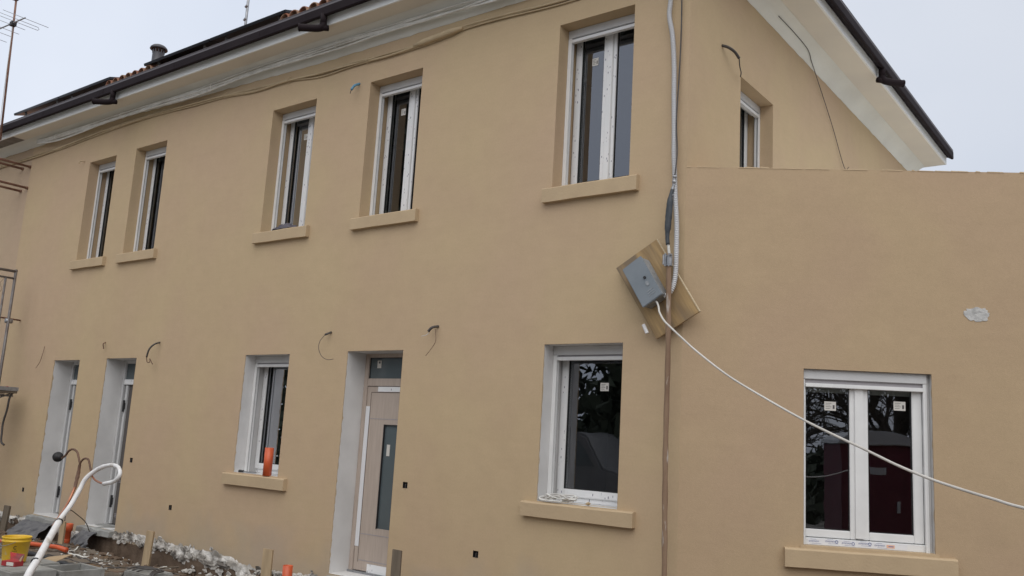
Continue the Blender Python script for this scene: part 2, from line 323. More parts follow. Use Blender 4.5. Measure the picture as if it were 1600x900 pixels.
# ------------------------------------------------------------------ house
ZS=6.561
house=empty('house',(0,0,0),label='long two-storey beige rendered house with dark gutters and new white windows',cat='house')
UPW=[(-11.22,-10.36),(-9.755,-8.87),(-6.275,-5.37),(-4.36,-3.47),(-1.505,-.605)]
UZ=[(4.12,5.86),(4.12,5.875),(4.12,5.87),(4.12,5.885),(4.14,5.925)]
LOW=[(-6.305,-5.405),(-1.50,-.605)]; LZ=[(.98,2.49),(1.02,2.535)]
DR=[(-11.47,-10.63),(-9.81,-8.95),(-4.345,-3.435)]; DZ=[(-.02,2.465),(-.03,2.48),(-.02,2.51)]
FRA=Matrix(((1,0,0,0),(0,1,0,0),(0,0,1,0),(0,0,0,1)))         # local (s, depth, z)
FRB=Matrix(((0,-1,0,0),(1,0,0,0),(0,0,1,0),(0,0,0,1)))        # side wall: s=+Y, depth=-X
ND=Vector((math.cos(-.527832),-math.sin(-.527832),0)); NI=Vector((-ND.y,ND.x,0))
FRN=Matrix(((ND.x,NI.x,0,0),(ND.y,NI.y,0,0),(0,0,1,0),(0,0,0,1)))
def wall(name, F, s0, s1, z0, z1, ops, th, mats, parent, rd=None):
    """one wall sheet with real openings; ops: (s0,s1,z0,z1,reveal material index)"""
    S=sorted({s0,s1}|{v for o in ops for v in o[:2]}); Z=sorted({z0,z1}|{v for o in ops for v in o[2:4]})
    m=MB(F)
    inside=lambda s,z: any(o[0]<s<o[1] and o[2]<z<o[3] for o in ops)
    for a,b in zip(S,S[1:]):
        for c,d in zip(Z,Z[1:]):
            if inside((a+b)/2,(c+d)/2): continue
            m.add([(a,0,c),(b,0,c),(b,0,d),(a,0,d)],[(0,1,2,3)])
            m.add([(a,th,c),(b,th,c),(b,th,d),(a,th,d)],[(0,3,2,1)],2)
    if s0!=.0: m.add([(s0,0,z0),(s0,th,z0),(s0,th,z1),(s0,0,z1)],[(0,1,2,3)])
    if s1!=.0: m.add([(s1,0,z0),(s1,th,z0),(s1,th,z1),(s1,0,z1)],[(0,3,2,1)])
    m.add([(s0,0,z1),(s1,0,z1),(s1,th,z1),(s0,th,z1)],[(0,1,2,3)])
    for (a,b,c,d,mi) in ops:
        m.add([(a,0,c),(a,0,d),(a,th,d),(a,th,c)],[(0,1,2,3)],mi); m.add([(b,0,c),(b,0,d),(b,th,d),(b,th,c)],[(3,2,1,0)],mi)
        m.add([(a,0,d),(b,0,d),(b,th,d),(a,th,d)],[(0,1,2,3)],mi); m.add([(a,0,c),(b,0,c),(b,th,c),(a,th,c)],[(3,2,1,0)],mi)
    return m
ops=[(a,b,c,d,0) for (a,b),(c,d) in zip(UPW,UZ)]+[(a,b,c,d,1) for (a,b),(c,d) in zip(LOW+DR,LZ+DZ)]
SOC=[(-8.744,.986),(-7.617,.415),(-3.251,1.038),(-2.214,.438),(-11.911,.324)]
for x,z in SOC: ops.append((x-.035,x+.035,z-.033,z+.033,3))
mf=wall('wall',FRA,-13.45,0,-.6,6.62,ops,.42,None,house); 
front=mf.build('wall',[M['wall'],M['primer'],M['room'],M['gasket']],house)
mb=wall('wall',FRB,.0,8.45,-.6,6.62,[(1.20,2.113,4.12,5.487,0)],.42,None,house).build('wall',[M['wall'],M['primer'],M['room']],house)
inn=MB()
inn.box((-17,8.44,-.5),(-.43,8.46,6.6)); inn.box((-17,.43,3.05),(-.43,8.4,3.25)); inn.box((-17,3.6,-.5),(-.43,3.7,6.6))
for x in (-13.3,-10.2,-7.4,-3.0): inn.box((x,.43,-.4),(x+.1,3.59,6.6))
inn.box((-17,.43,6.55),(-.43,8.4,6.6)); inn.box((-17,.43,-.2),(-.43,8.4,-.1))
inn.build('interior_walls',M['room'],house)
# back boxes behind wall sockets
for x,z in SOC:
    k=MB(); k.box((x-.036,.045,z-.034),(x+.036,.055,z+.034)); k.tube(spline([(x-.015,.05,z),(x+.01,-.005,z+.01),(x+.015,-.012,z-.03)]),.004,6,1)
    k.build('wall_socket',[M['gasket'],M['cabk']],house)

def paint_edge(F,a,b,c,d,seed,parent):
    for side in (0,1,2):
        k=MB(F); n=int(((d-c) if side<2 else (b-a))/.03); vs=[];fs=[]
        for i in range(n+1):
            u=i/n; w_=.004+.012*max(0,.5+noise.noise(Vector((u*14*(d-c),seed,side))))**2+.010*max(0,noise.noise(Vector((u*60,seed,side))))
            if side==0: p=[(a+.0015,-.0005,c+(d-c)*u),(a+.0015,w_,c+(d-c)*u)]
            elif side==1: p=[(b-.0015,-.0005,c+(d-c)*u),(b-.0015,w_,c+(d-c)*u)]
            else: p=[(a+(b-a)*u,-.0005,d-.0015),(a+(b-a)*u,w_*1.3,d-.0015)]
            vs+=p
        k.add(vs,[(2*i,2*i+1,2*i+3,2*i+2) for i in range(n)]); k.build('paint_edge',M['sillp'],parent)
for q_,((a_,b_),(c_,d_)) in enumerate(zip(LOW+DR,LZ+DZ)): paint_edge(FRA,a_,b_,c_,d_,q_*3.7,house)
def window(F, s0, s1, z0, z1, parent, style='double', mull=None, sticker=None, front=.165, filmed=True, hh=.09, mirror=False, name='window', reveal=1):
    """white uPVC window with shutter header, guide rails, sashes, panes"""
    if mirror:
        F=F@Matrix(((-1,0,0,s0+s1),(0,1,0,0),(0,0,1,0),(0,0,0,1)))
    fd=front+.160
    zt=z1-.018; tr=.012
    fr=MB(F)
    fr.box((s0,fd,z0),(s0+.05,fd+.07,z1)); fr.box((s1-.05,fd,z0),(s1,fd+.07,z1)); fr.box((s0+.05,fd,z0),(s1-.05,fd+.07,z0+.055)); fr.box((s0+.05,fd,zt),(s1-.05,fd+.07,z1-.002))
    root=fr.build(name,M['pvc'],parent,bevel=.004)
    def part(n,mats,mk,bev=.003,sm=False): 
        k=MB(F); mk(k); return k.build(n,mats,root,bevel=bev,smooth=sm)
    part('shutter_box',[M['alushade']],lambda k:k.box((s0+.0015,front,z1-hh),(s1-.0015,front+.11,z1-.0015)))
    part('shutter_slat',[M['pvcg']],lambda k:k.box((s0+.048,front+.02,z1-hh-.045),(s1-.048,front+.032,z1-hh)),0)
    part('shutter_bar',[M['pvc']],lambda k:k.box((s0+.047,front-.006,z1-hh-.053),(s1-.047,front+.04,z1-hh-.018)))
    for a,b in ((s0+.0015,s0+.045),(s1-.045,s1-.0015)):
        g0=(a+b)/2
        def rail(k,a=a,b=b):
            inner = b if a<(s0+s1)/2 else a
            k.box((a,front,z0+.001),(b,front+.014,z1-hh-.001)); k.box((a,front+.024,z0+.001),(b,front+.05,z1-hh-.001)); k.box((a+.004,front+.012,z0+.002),(b-.012 if inner==b else b-.004,front+.026,z1-hh-.002),1); k.box((a,front+.048,z0+.001),(b,front+.054,z1-hh-.001),1)
        part('guide_rail',[M['pvc'],M['gasket']],rail,.0015)
    # sashes
    sd=fd-.018; st=.078; zb=z0+.045
    if style=='double':
        mc=mull if mull is not None else (s0+s1)/2
        cells=[(s0+.014,mc-.004),(mc-.004,s1-.014)]
    else: cells=[(s0+.018,s1-.018)]
    for i,(a,b) in enumerate(cells):
        def sash(k,a=a,b=b):
            k.box((a,sd,zb),(a+st,sd+.06,zt+.01)); k.box((b-st,sd,zb),(b,sd+.06,zt+.01)); k.box((a+st,sd,zb),(b-st,sd+.06,zb+st)); k.box((a+st,sd,zt+.01-tr),(b-st,sd+.06,zt+.01))
        part('sash',[M['pvc']],sash,.005)
        def gask(k,a=a,b=b):
            e=.007; A,B,C_,D=a+st,b-st,zb+st,zt+.01-tr
            k.box((A,sd+.008,C_),(A+e,sd+.03,D)); k.box((B-e,sd+.008,C_),(B,sd+.03,D)); k.box((A+e,sd+.008,C_),(B-e,sd+.03,C_+e)); k.box((A+e,sd+.008,D-e),(B-e,sd+.03,D))
        part('gasket',[M['gasket']],gask,0)
        part('pane',[M['glass']],lambda k:k.add([(a+st,sd+.02,zb+st),(b-st,sd+.02,zb+st),(b-st,sd+.02,zt+.01-tr),(a+st,sd+.02,zt+.01-tr)],[(0,1,2,3)]),0)
    if style=='double':
        part('mullion',[M['pvc']],lambda k:k.box((mc-.040,sd-.014,zb+.002),(mc+.036,sd-.0005,zt)),.005)
    if filmed:
        def film(k):
            f=sd-.0018
            k.box((s0+.030,f,zb+.01),(s0+.014+st-.010,sd+.001,zt-.06)); k.box((s0+.12,f,zb+.012),(s1-.12,sd+.001,zb+st-.008)); k.box((s0+.052,fd-.0018,z0+.003),(s1-.052,fd+.001,zb-.004))
            if style=='double':
                k.box((mc-.080,f,zb+.09),(mc-.043,sd+.001,zt-.1)); k.box((mc+.039,f,zb+.09),(mc+.070,sd+.001,zt-.06)); k.box((mc-.030,sd-.016,zb+.05),(mc+.028,sd-.013,zt-.05))
        part('protective_film',[M['film']],film,0)
    for (cs,cz,w_,h_) in (sticker or []):
        def stk(k):
            y=sd+.0165
            k.box((cs-w_/2,y,cz-h_/2),(cs+w_/2,y+.0015,cz+h_/2)); 
            y0=y-.0009
            k.box((cs+w_*.22,y0,cz-h_*.3),(cs+w_*.38,y+.0008,cz+h_*.12),1)
            for q in range(4): k.box((cs-w_*.4,y0,cz+h_*(.28-.19*q)),(cs-w_*.4+w_*(.5-.1*(q%2)),y+.0008,cz+h_*(.33-.19*q)),1)
        part('sticker',[M['sticker'],M['ink']],stk,0)
    return root
def sill(F,a,b,z0,z1,parent,d=-.06):
    k=MB(F); n=14
    # cast sill with a slightly worn front edge
    vs=[];fs=[]
    for i in range(n+1):
        s=a+(b-a)*i/n; j=lambda q:(noise.noise(Vector((s*3.1,q,z0)))*.004)
        vs+= [(s,d+j(0),z0+j(1)),(s,d+j(2),z1-.012+j(3)),(s,d+.012+j(2),z1+j(3)),(s,.164,z1+.012),(s,.164,z0)]
    for i in range(n):
        for q in range(5): A=i*5+q; B=i*5+(q+1)%5; fs.append((A,B,B+5,A+5))
    fs+= [(0,1,2,3,4),tuple(n*5+q for q in (4,3,2,1,0))]
    k.add(vs,fs); return k.build('sill',M['sillp'],parent)
ST=[(-10.79,5.50),(-9.40,5.53),(-5.93,5.535),(-4.07,5.55),(-1.255,5.585)]
for i,((a,b),(c,d)) in enumerate(zip(UPW,UZ)):
    mc=(a+b)/2+(.03 if i in (2,3) else 0)
    r=window(FRA,a,b,c,d,house,mull=mc,sticker=[(ST[i][0],ST[i][1],.075,.085)])
    sill(FRA,a-.085,b+.115,3.985,4.13 if i<4 else 4.135,r)
for i,((a,b),(c,d)) in enumerate(zip(LOW,LZ)):
    r=window(FRA,a,b,c,d,house,style='single',sticker=[(-.985,2.145,.095,.08)] if i else None,front=.165)
    sill(FRA,a-.15,b+.19,(.825,.875)[i],(.965,1.01)[i],r)
r=window(FRB,1.20,2.113,4.12,5.487,house,sticker=None,front=.15)

# doors ----------------------------------------------------------
def front_door(F,s0,s1,z0,z1,parent):
    y=.30; fr=MB(F)
    fr.box((s0,y,z0),(s0+.065,y+.08,z1)); fr.box((s1-.065,y,z0),(s1,y+.08,z1)); fr.box((s0+.065,y,z1-.045),(s1-.065,y+.08,z1)); fr.box((s0+.065,y,2.125),(s1-.065,y+.08,2.215))
    root=fr.build('front_door',M['doorw'],parent,bevel=.004)
    P=lambda n,m,a,b,bev=0: MB(F).box(a,b).build(n,m,root,bevel=bev)
    MB(F).box((s0+.065,y+.025,2.215),(s1-.065,y+.04,z1-.045)).build('transom_glass',M['frost'],root)
    g=MB(F); e=.008
    g.box((s0+.065,y+.018,2.215),(s0+.075,y+.026,z1-.045)); g.box((s0+.065,y+.018,z1-.055),(s1-.065,y+.026,z1-.045)); g.build('gasket',M['gasket'],root)
    L=MB(F); A,B=s0+.07,s1-.07; ga,gb,gc,gd=-3.955,-3.70,.496,1.673
    L.box((A,y+.012,z0+.03),(ga,y+.07,2.118)); L.box((gb,y+.012,z0+.03),(B,y+.07,2.118)); L.box((ga,y+.012,z0+.03),(gb,y+.07,gc)); L.box((ga,y+.012,gd),(gb,y+.07,2.118))
    leaf=L.build('door_leaf',M['doorw'],root)
    G=MB(F); yy=y+.0105
    G.box((A-.005,yy,2.118),(B,yy+.01,2.125)); G.box((-4.212,yy,2.047),(B-.06,yy+.004,2.055)); G.box((-4.214,yy,.10),(-4.207,yy+.004,2.047))
    G.build('panel_groove',M['groove'],leaf)
    H=MB(F); 
    for z in (1.741,.42,.125): H.box((-4.20,yy-.001,z-.004),(B-.06,yy+.004,z+.004))
    H.build('inlay_strip',M['pvcg'],leaf)
    MB(F).box((ga,y+.03,gc),(gb,y+.04,gd)).build('glass_slit',M['frost'],leaf)
    q=MB(F); q.box((ga-.006,y+.008,gc-.006),(ga+.004,y+.03,gd+.006)); q.box((ga,y+.008,gd-.004),(gb,y+.03,gd+.006)); q.build('slit_bead',M['gasket'],leaf)
    MB(F).box((-4.286,y+.008,.273),(-4.216,y+.0105,1.885)).build('protective_tape',M['tape'],leaf)
    MB(F).box((-4.10,y+.006,2.06),(-3.55,y+.0095,2.118)).build('protective_film',M['film'],leaf)
    MB(F).box((-4.05,y+.006,-.002),(-3.5,y+.0095,.095)).build('protective_film',M['film'],leaf)
    k=MB(F); k.box((-4.160,y+.0215,2.34),(-4.095,y+.0245,2.43)); k.box((-4.14,y+.0205,2.395),(-4.11,y+.023,2.42),1); k.build('sticker',[M['sticker'],M['ink']],root)
    k=MB(F); k.box((-3.90,y+.0265,1.32),(-3.85,y+.0295,1.45)); k.build('sticker',[M['sticker']],leaf)
    MB(F).box((s0,y-.02,z0-.0),(s1,y+.1,z0+.022)).build('door_sill',M['steel'],root)
front_door(FRA,*DR[2],*DZ[2],house)
def side_door(F,s0,s1,z0,z1,parent,zr,opened):
    y=.30; fr=MB(F)
    fr.box((s0,y,z0),(s0+.055,y+.08,z1)); fr.box((s1-.055,y,z0),(s1,y+.08,z1)); fr.box((s0+.055,y,z1-.05),(s1-.055,y+.08,z1)); fr.box((s0+.055,y,zr),(s1-.055,y+.08,zr+.085))
    root=fr.build('side_door',M['alushade'],parent,bevel=.004)
    MB(F).box((s0+.07,y-.003,zr+.008),(s1-.06,y+.002,zr+.078)).build('protective_film',M['film'],root)
    MB(F).box((s0+.055,y+.03,zr+.085),(s1-.055,y+.04,z1-.05)).build('transom_glass',M['frost'],root)
    L=MB(F); L.box((s0+.16,y+.045,z0+.02),(s1-.055,y+.085,zr-.006)); leaf=L.build('door_leaf',M['leafd'],root)
    e=MB(F); e.box((s0+.10,y+.02,z0+.02),(s0+.155,y+.07,zr-.01)); e.box((s0+.06,y+.04,z0+.02),(s0+.10,y+.06,zr-.01),1); e.build('leaf_edge',[M['alushade'],M['gasket']],leaf)
    for z in (zr-.33,z0+.35): 
        h=MB(F); h.tube([F.inverted()@(F@Vector((s0+.125,y+.002,z-.09))),(s0+.125,y+.002,z+.09)],.016,8); h.box((s0+.115,y+.0,z-.05),(s0+.15,y+.02,z+.05)); h.build('hinge',M['gasket'],leaf)
    b=MB(F)
    for k in range(5): b.box((s0+.2,y+.0405,z0+.12+.022*k+.45*(k>2)),(s1-.1,y+.0455,z0+.128+.022*k+.45*(k>2)))
    b.build('vent_slot',M['pvcg'],leaf)
side_door(FRA,*DR[0],*DZ[0],house,2.085,0); side_door(FRA,*DR[1],*DZ[1],house,2.098,0)
for (a,b) in DR:
    k=MB(); x0_,x1_=(a+.001,b-.001) if a>-8 else (a-.02,b+.03); n_=16; y1_=.30; rows=[]
    for i in range(n_+1):
        x=x0_+(x1_-x0_)*i/n_; yf=-.05-(.06 if a<-8 else 0)+.05*noise.noise(Vector((x*5,1,a))); zt_=-.035+.02*noise.noise(Vector((x*6,2,a))); rows+= [(x,yf,-.12+.03*noise.noise(Vector((x*7,0,3)))),(x,yf+.005,zt_-.012),(x,yf+.03,zt_),(x,y1_,-.025),(x,y1_,-.12)]
    k.add(rows,[(i*5+q,i*5+(q+1)%5,(i+1)*5+(q+1)%5,(i+1)*5+q) for i in range(n_) for q in range(5)]+[(0,1,2,3,4),tuple(n_*5+q for q in (4,3,2,1,0))])
    k.build('threshold',M['conc'],house)

# eaves ----------------------------------------------------------
XE,YE,YB=.51,-.42,8.95
XL=-17.5
sf=MB(); 
sf.add([(-13.4,YE,ZS),(XE,YE,ZS),(0,0,ZS),(-13.4,0,ZS)],[(0,1,2,3)]); sf.add([(XE,YE,ZS),(XE,8.51,ZS),(0,8.51,ZS),(0,0,ZS)],[(0,1,2,3)])
sf.add([(XL,YE,ZS),(-13.4,YE,ZS),(-13.4,0,ZS),(XL,0,ZS)],[(0,1,2,3)],1)
sf.add([(0,8.51,ZS),(XE,8.51,ZS),(XE,8.51,ZS+.2),(0,8.51,ZS+.2)],[(0,1,2,3)])
sf.build('soffit',[M['soffit'],M['soffitd']],house)
fa=MB(); fa.box((XL,YE-.022,ZS-.006),(XE+.0,YE,ZS+.24)); fa.box((XE,YE-.022,ZS-.006),(XE+.022,8.52,ZS+.24)); fa.box((0,8.51,ZS-.004),(XE-.001,8.53,ZS+.24))
fa.build('fascia',M['fascia'],house)
# rough grey cove between wall and soffit
def cove(P0,D,N,L,zf):
    vs=[];fs=[];n=int(L/.07)
    prof=[(0.0,-.0),(.018,.012),(.05,.06),(.10,.115),(.155,.150),(.20,.165)]
    for i in range(n+1):
        s=L*i/n; zb=zf(s)
        for q,(o,h) in enumerate(prof):
            zz=zb+(ZS-.003-zb)*(h/.165); jo=noise.noise(Vector((s*.8,q*.6,3)))*.006+noise.noise(Vector((s*5,q*1.3,7)))*.0015
            if q==0: jo=0; zz+=noise.noise(Vector((s*6,0,9)))*.012
            if q==5: jo*=.5; zz=ZS-.0015
            p=Vector(P0)+Vector(D)*s+Vector(N)*(o+.002+jo); vs.append((p.x,p.y,zz))
    m=len(prof)
    for i in range(n):
        for q in range(m-1): A=i*m+q; fs.append((A,A+1,A+m+1,A+m))
    return MB().add(vs,fs)
cove((-17.5,0,0),(1,0,0),(0,-1,0),17.55,lambda s:interp([(3.6,6.47),(7.3,6.50),(9.2,6.44),(10.7,6.40),(12.1,6.36),(15.6,6.34),(17.6,6.35)],s)).build('cove',M['cove'],house,smooth=True)
cove((0,0,0),(0,1,0),(1,0,0),8.5,lambda s:6.41).build('cove',M['cove'],house,smooth=True)
# box gutters
def gutter(P0,P1,N,name='gutter'):
    P0=Vector(P0);P1=Vector(P1);N=Vector(N);D=(P1-P0).normalized()
    k=MB()
    prof=[(.026,.122),(.104,.073),(.122,.076),(.130,.088),(.130,.190)]
    lip=[(.130,.190),(.124,.222),(.128,.230),(.124,.237),(.114,.232)]
    for pr,mi in ((prof,0),(lip,1)):
        a=[P0+N*o+Vector((0,0,ZS+h)) for o,h in pr]; b=[P1+N*o+Vector((0,0,ZS+h)) for o,h in pr]; n=len(a)
        k.add(a+b,[(i,i+1,n+i+1,n+i) for i in range(n-1)],mi)
    a=[P0+N*o+Vector((0,0,ZS+h)) for o,h in ((.114,.232),(.11,.09),(.03,.135),(.026,.225))]; b=[p+(P1-P0) for p in a]
    k.add(a+b,[(i,i+1,4+i+1,4+i) for i in range(3)])
    for P in (P0,P1): k.add([P+N*o+Vector((0,0,ZS+h)) for o,h in [(.026,.225)]+prof],[tuple(range(6))])
    return k.build(name,[M['gutter'],M['lip']],house)
g1=gutter((XL,YE,0),(XE+.13,YE,0),(0,-1,0)); g2=gutter((XE,YE-.13,0),(XE,8.53,0),(1,0,0))
for k in range(9):
    x=-16+2.0*k; gg=MB(); gg.box((x-.004,YE-.1325,ZS+.115),(x+.004,YE-.129,ZS+.175)); gg.build('joint',M['gutter'],g1)
def outlet(p,d,par):
    p=Vector(p);d=Vector(d).normalized()
    k=MB(); k.tube([p+Vector((0,0,.11)),p+Vector((0,0,-.03))],.042,14)
    k.tube(spline([p+Vector((0,0,-.02)),p+Vector((0,0,-.055)),p+d*.03+Vector((0,0,-.075)),p+d*.10+Vector((0,0,-.085)),p+d*.29+Vector((0,0,-.085))],4),.046,14,cap=False)
    k.tube([p+d*.285+Vector((0,0,-.085)),p+d*.30+Vector((0,0,-.085))],.050,14,cap=False)
    k.tube([p-d*.07+Vector((0,0,-.075)),p+d*.03+Vector((0,0,-.075))],.036,12)
    k.build('outlet_pipe',[M['gutter']],par,smooth=True)
outlet((-4.74,-.52,ZS+.0),(-.80,-.6,0),g1); outlet((-9.72,-.52,ZS+.0),(-.80,-.6,0),g1); outlet((.60,4.35,ZS+.0),(.70,.71,0),g2)
# roof
PI_=math.tan(R(18)); z0=ZS+.25; yr=4.26; zr=z0+(yr-YE)*PI_; 
rf=MB(); A=(XL,YE,z0);B=(XE,YE,z0);C_=(XE,YB,z0);D_=(XL,YB,z0);E1=(XE-(yr-YE),yr,zr);E0=(XL,yr,zr)
rf.add([A,B,C_,D_,E1,E0],[(0,1,4,5),(1,2,4),(2,3,5,4)]); rf.build('roof',M['tile'],house)
def tiles(x0,x1,n='tile_row'):
    k=MB(); x=x0
    while x<x1:
        for c in range(3):
            y0=YE-.05+c*.36; r=.092+random.uniform(-.004,.004); zz=z0+.045+(y0-YE)*PI_+.004*c; rows=[]
            L=.40; vs=[]; n_=9
            dx=random.uniform(-.008,.008)
            for e,(yy,rr) in enumerate(((y0,r),(y0+L,r*.86))):
                for j in range(n_):
                    a=math.pi*j/(n_-1); zc=z0+.042+(yy-YE)*PI_-(.012 if e else -.006)
                    for t in (0,-.014): vs.append((x+dx+(rr+t)*math.cos(a),yy,zc+(rr+t)*math.sin(a)))
            fs=[]
            for j in range(n_-1):
                a=2*j; b=2*(n_+j); fs+= [(a,a+2,b+2,b),(a+1,b+1,b+3,a+3),(a,a+1,a+3,a+2)]
            k.add(vs,fs)
            k.add([(x+.09+.07*math.cos(math.pi+math.pi*j/6),yy,z0+.05+(yy-YE)*PI_+.05*math.sin(math.pi+math.pi*j/6)) for yy in (y0,y0+L) for j in range(7)],[(j,j+1,j+8,j+7) for j in range(6)])
        x+=.19
    return k.build(n,M['tile'],house,smooth=True)
tiles(-10.02,-8.8); tiles(-5.62,.2)
# flue
fl=empty('flue_pipe',(-11.3,1.0,7.29),label='dark grey metal flue pipe with domed rain cap on the tiled roof',cat='chimney flue')
k=MB(); k.lathe((0,0,0),[(.105,-.25),(.105,.62),(.109,.63),(.109,.70),(.103,.71),(.103,.98)],28); k.build('pipe',M['flue'],fl,smooth=True)
k=MB(); 
for j in range(12):
    a=2*math.pi*j/12; c,s_=math.cos(a),math.sin(a); k.tube([(.097*c,.097*s_,.97),(.105*c,.105*s_,1.06)],.012,5)
k.build('cap_bracket',M['flue'],fl)
k=MB(); k.lathe((0,0,0),[(.0,1.15),(.06,1.143),(.115,1.118),(.148,1.085),(.158,1.055),(.150,1.045),(.11,1.07),(0,1.08)],28); k.build('rain_cap',M['flue'],fl,smooth=True)
# solar panels on the slope near the eave
for i,(a,b) in enumerate(((-13.33,-11.66),(-11.64,-9.97),(-8.97,-7.28),(-7.26,-5.58))):
    sl=Vector((0,math.cos(R(18)),math.sin(R(18)))); nn=Vector((0,-math.sin(R(18)),math.cos(R(18))))
    lab=['black solar panel at the far left end of the eave','black solar panel just left of the flue pipe','black solar panel right of the short gap of red tiles','black solar panel ending at the tiles near the second mast'][i]
    r=empty('solar_panel',(a,YE-.06,z0+.12),label=lab,cat='solar panel',group='black solar panels along the roof edge')
    k=MB(); W=b-a; P=[Vector((0,0,0)),Vector((W,0,0)),sl*1.0+Vector((W,0,0)),sl*1.0]
    k.hexa([tuple(p) for p in P]+[tuple(p+nn*.04) for p in P]); k.build('panel_frame',M['panel'],r,bevel=.003)
    k=MB(); P=[Vector((.03,0,0))+sl*.03+nn*.038,Vector((W-.03,0,0))+sl*.03+nn*.038,Vector((W-.03,0,0))+sl*.97+nn*.038,Vector((.03,0,0))+sl*.97+nn*.038]
    k.hexa([tuple(p) for p in P]+[tuple(p+nn*.005) for p in P]); k.build('cells',M['panel'],r)
    for x in (.25,W-.25): MB().tube([Vector((x,0,0))+sl*.1-nn*.08,Vector((x,0,0))+sl*.1],.02,6).build('mounting_foot',M['steel'],r)

# ------------------------------------------------------------------ neighbouring house
nb=empty('neighbouring_house',(-15,0,0),label='pinker rendered wall section beyond the left end of the house',cat='house')
MB().box((XL+15,.003,-.6),(-13.452+15,.42,6.55)).build('wall',M['neigh'],nb)

# ------------------------------------------------------------------ extension
ex=empty('house_extension',(0,0,0),label='single-storey beige flat-topped extension at the right corner with a double window',cat='extension')
AO=(1.046,2.106,.85,2.34)
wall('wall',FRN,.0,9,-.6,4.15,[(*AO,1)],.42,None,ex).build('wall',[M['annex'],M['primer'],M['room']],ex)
q1=FRN@Vector((9,0,0)); q2=FRN@Vector((9,.42,0)); q3=FRN@Vector((0,.42,0))
k=MB(); k.prism([(.01,.2,3.9),(q3.x+.3,q3.y,3.9),(q2.x,q2.y,3.9),(q2.x,12,3.9),(.01,12,3.9)],(0,0,.1),1); k.box((q2.x,q2.y,-.5),(q2.x+.1,12,4.0)); k.box((0,12,-.5),(q2.x,12.1,4.0)); k.build('flat_roof',[M['conc'],M['roofbounce']],ex)
k=MB(FRN); k.box((-.2,2.6,-.4),(6,2.7,3.9)); k.build('inner_partition',M['room'],ex)
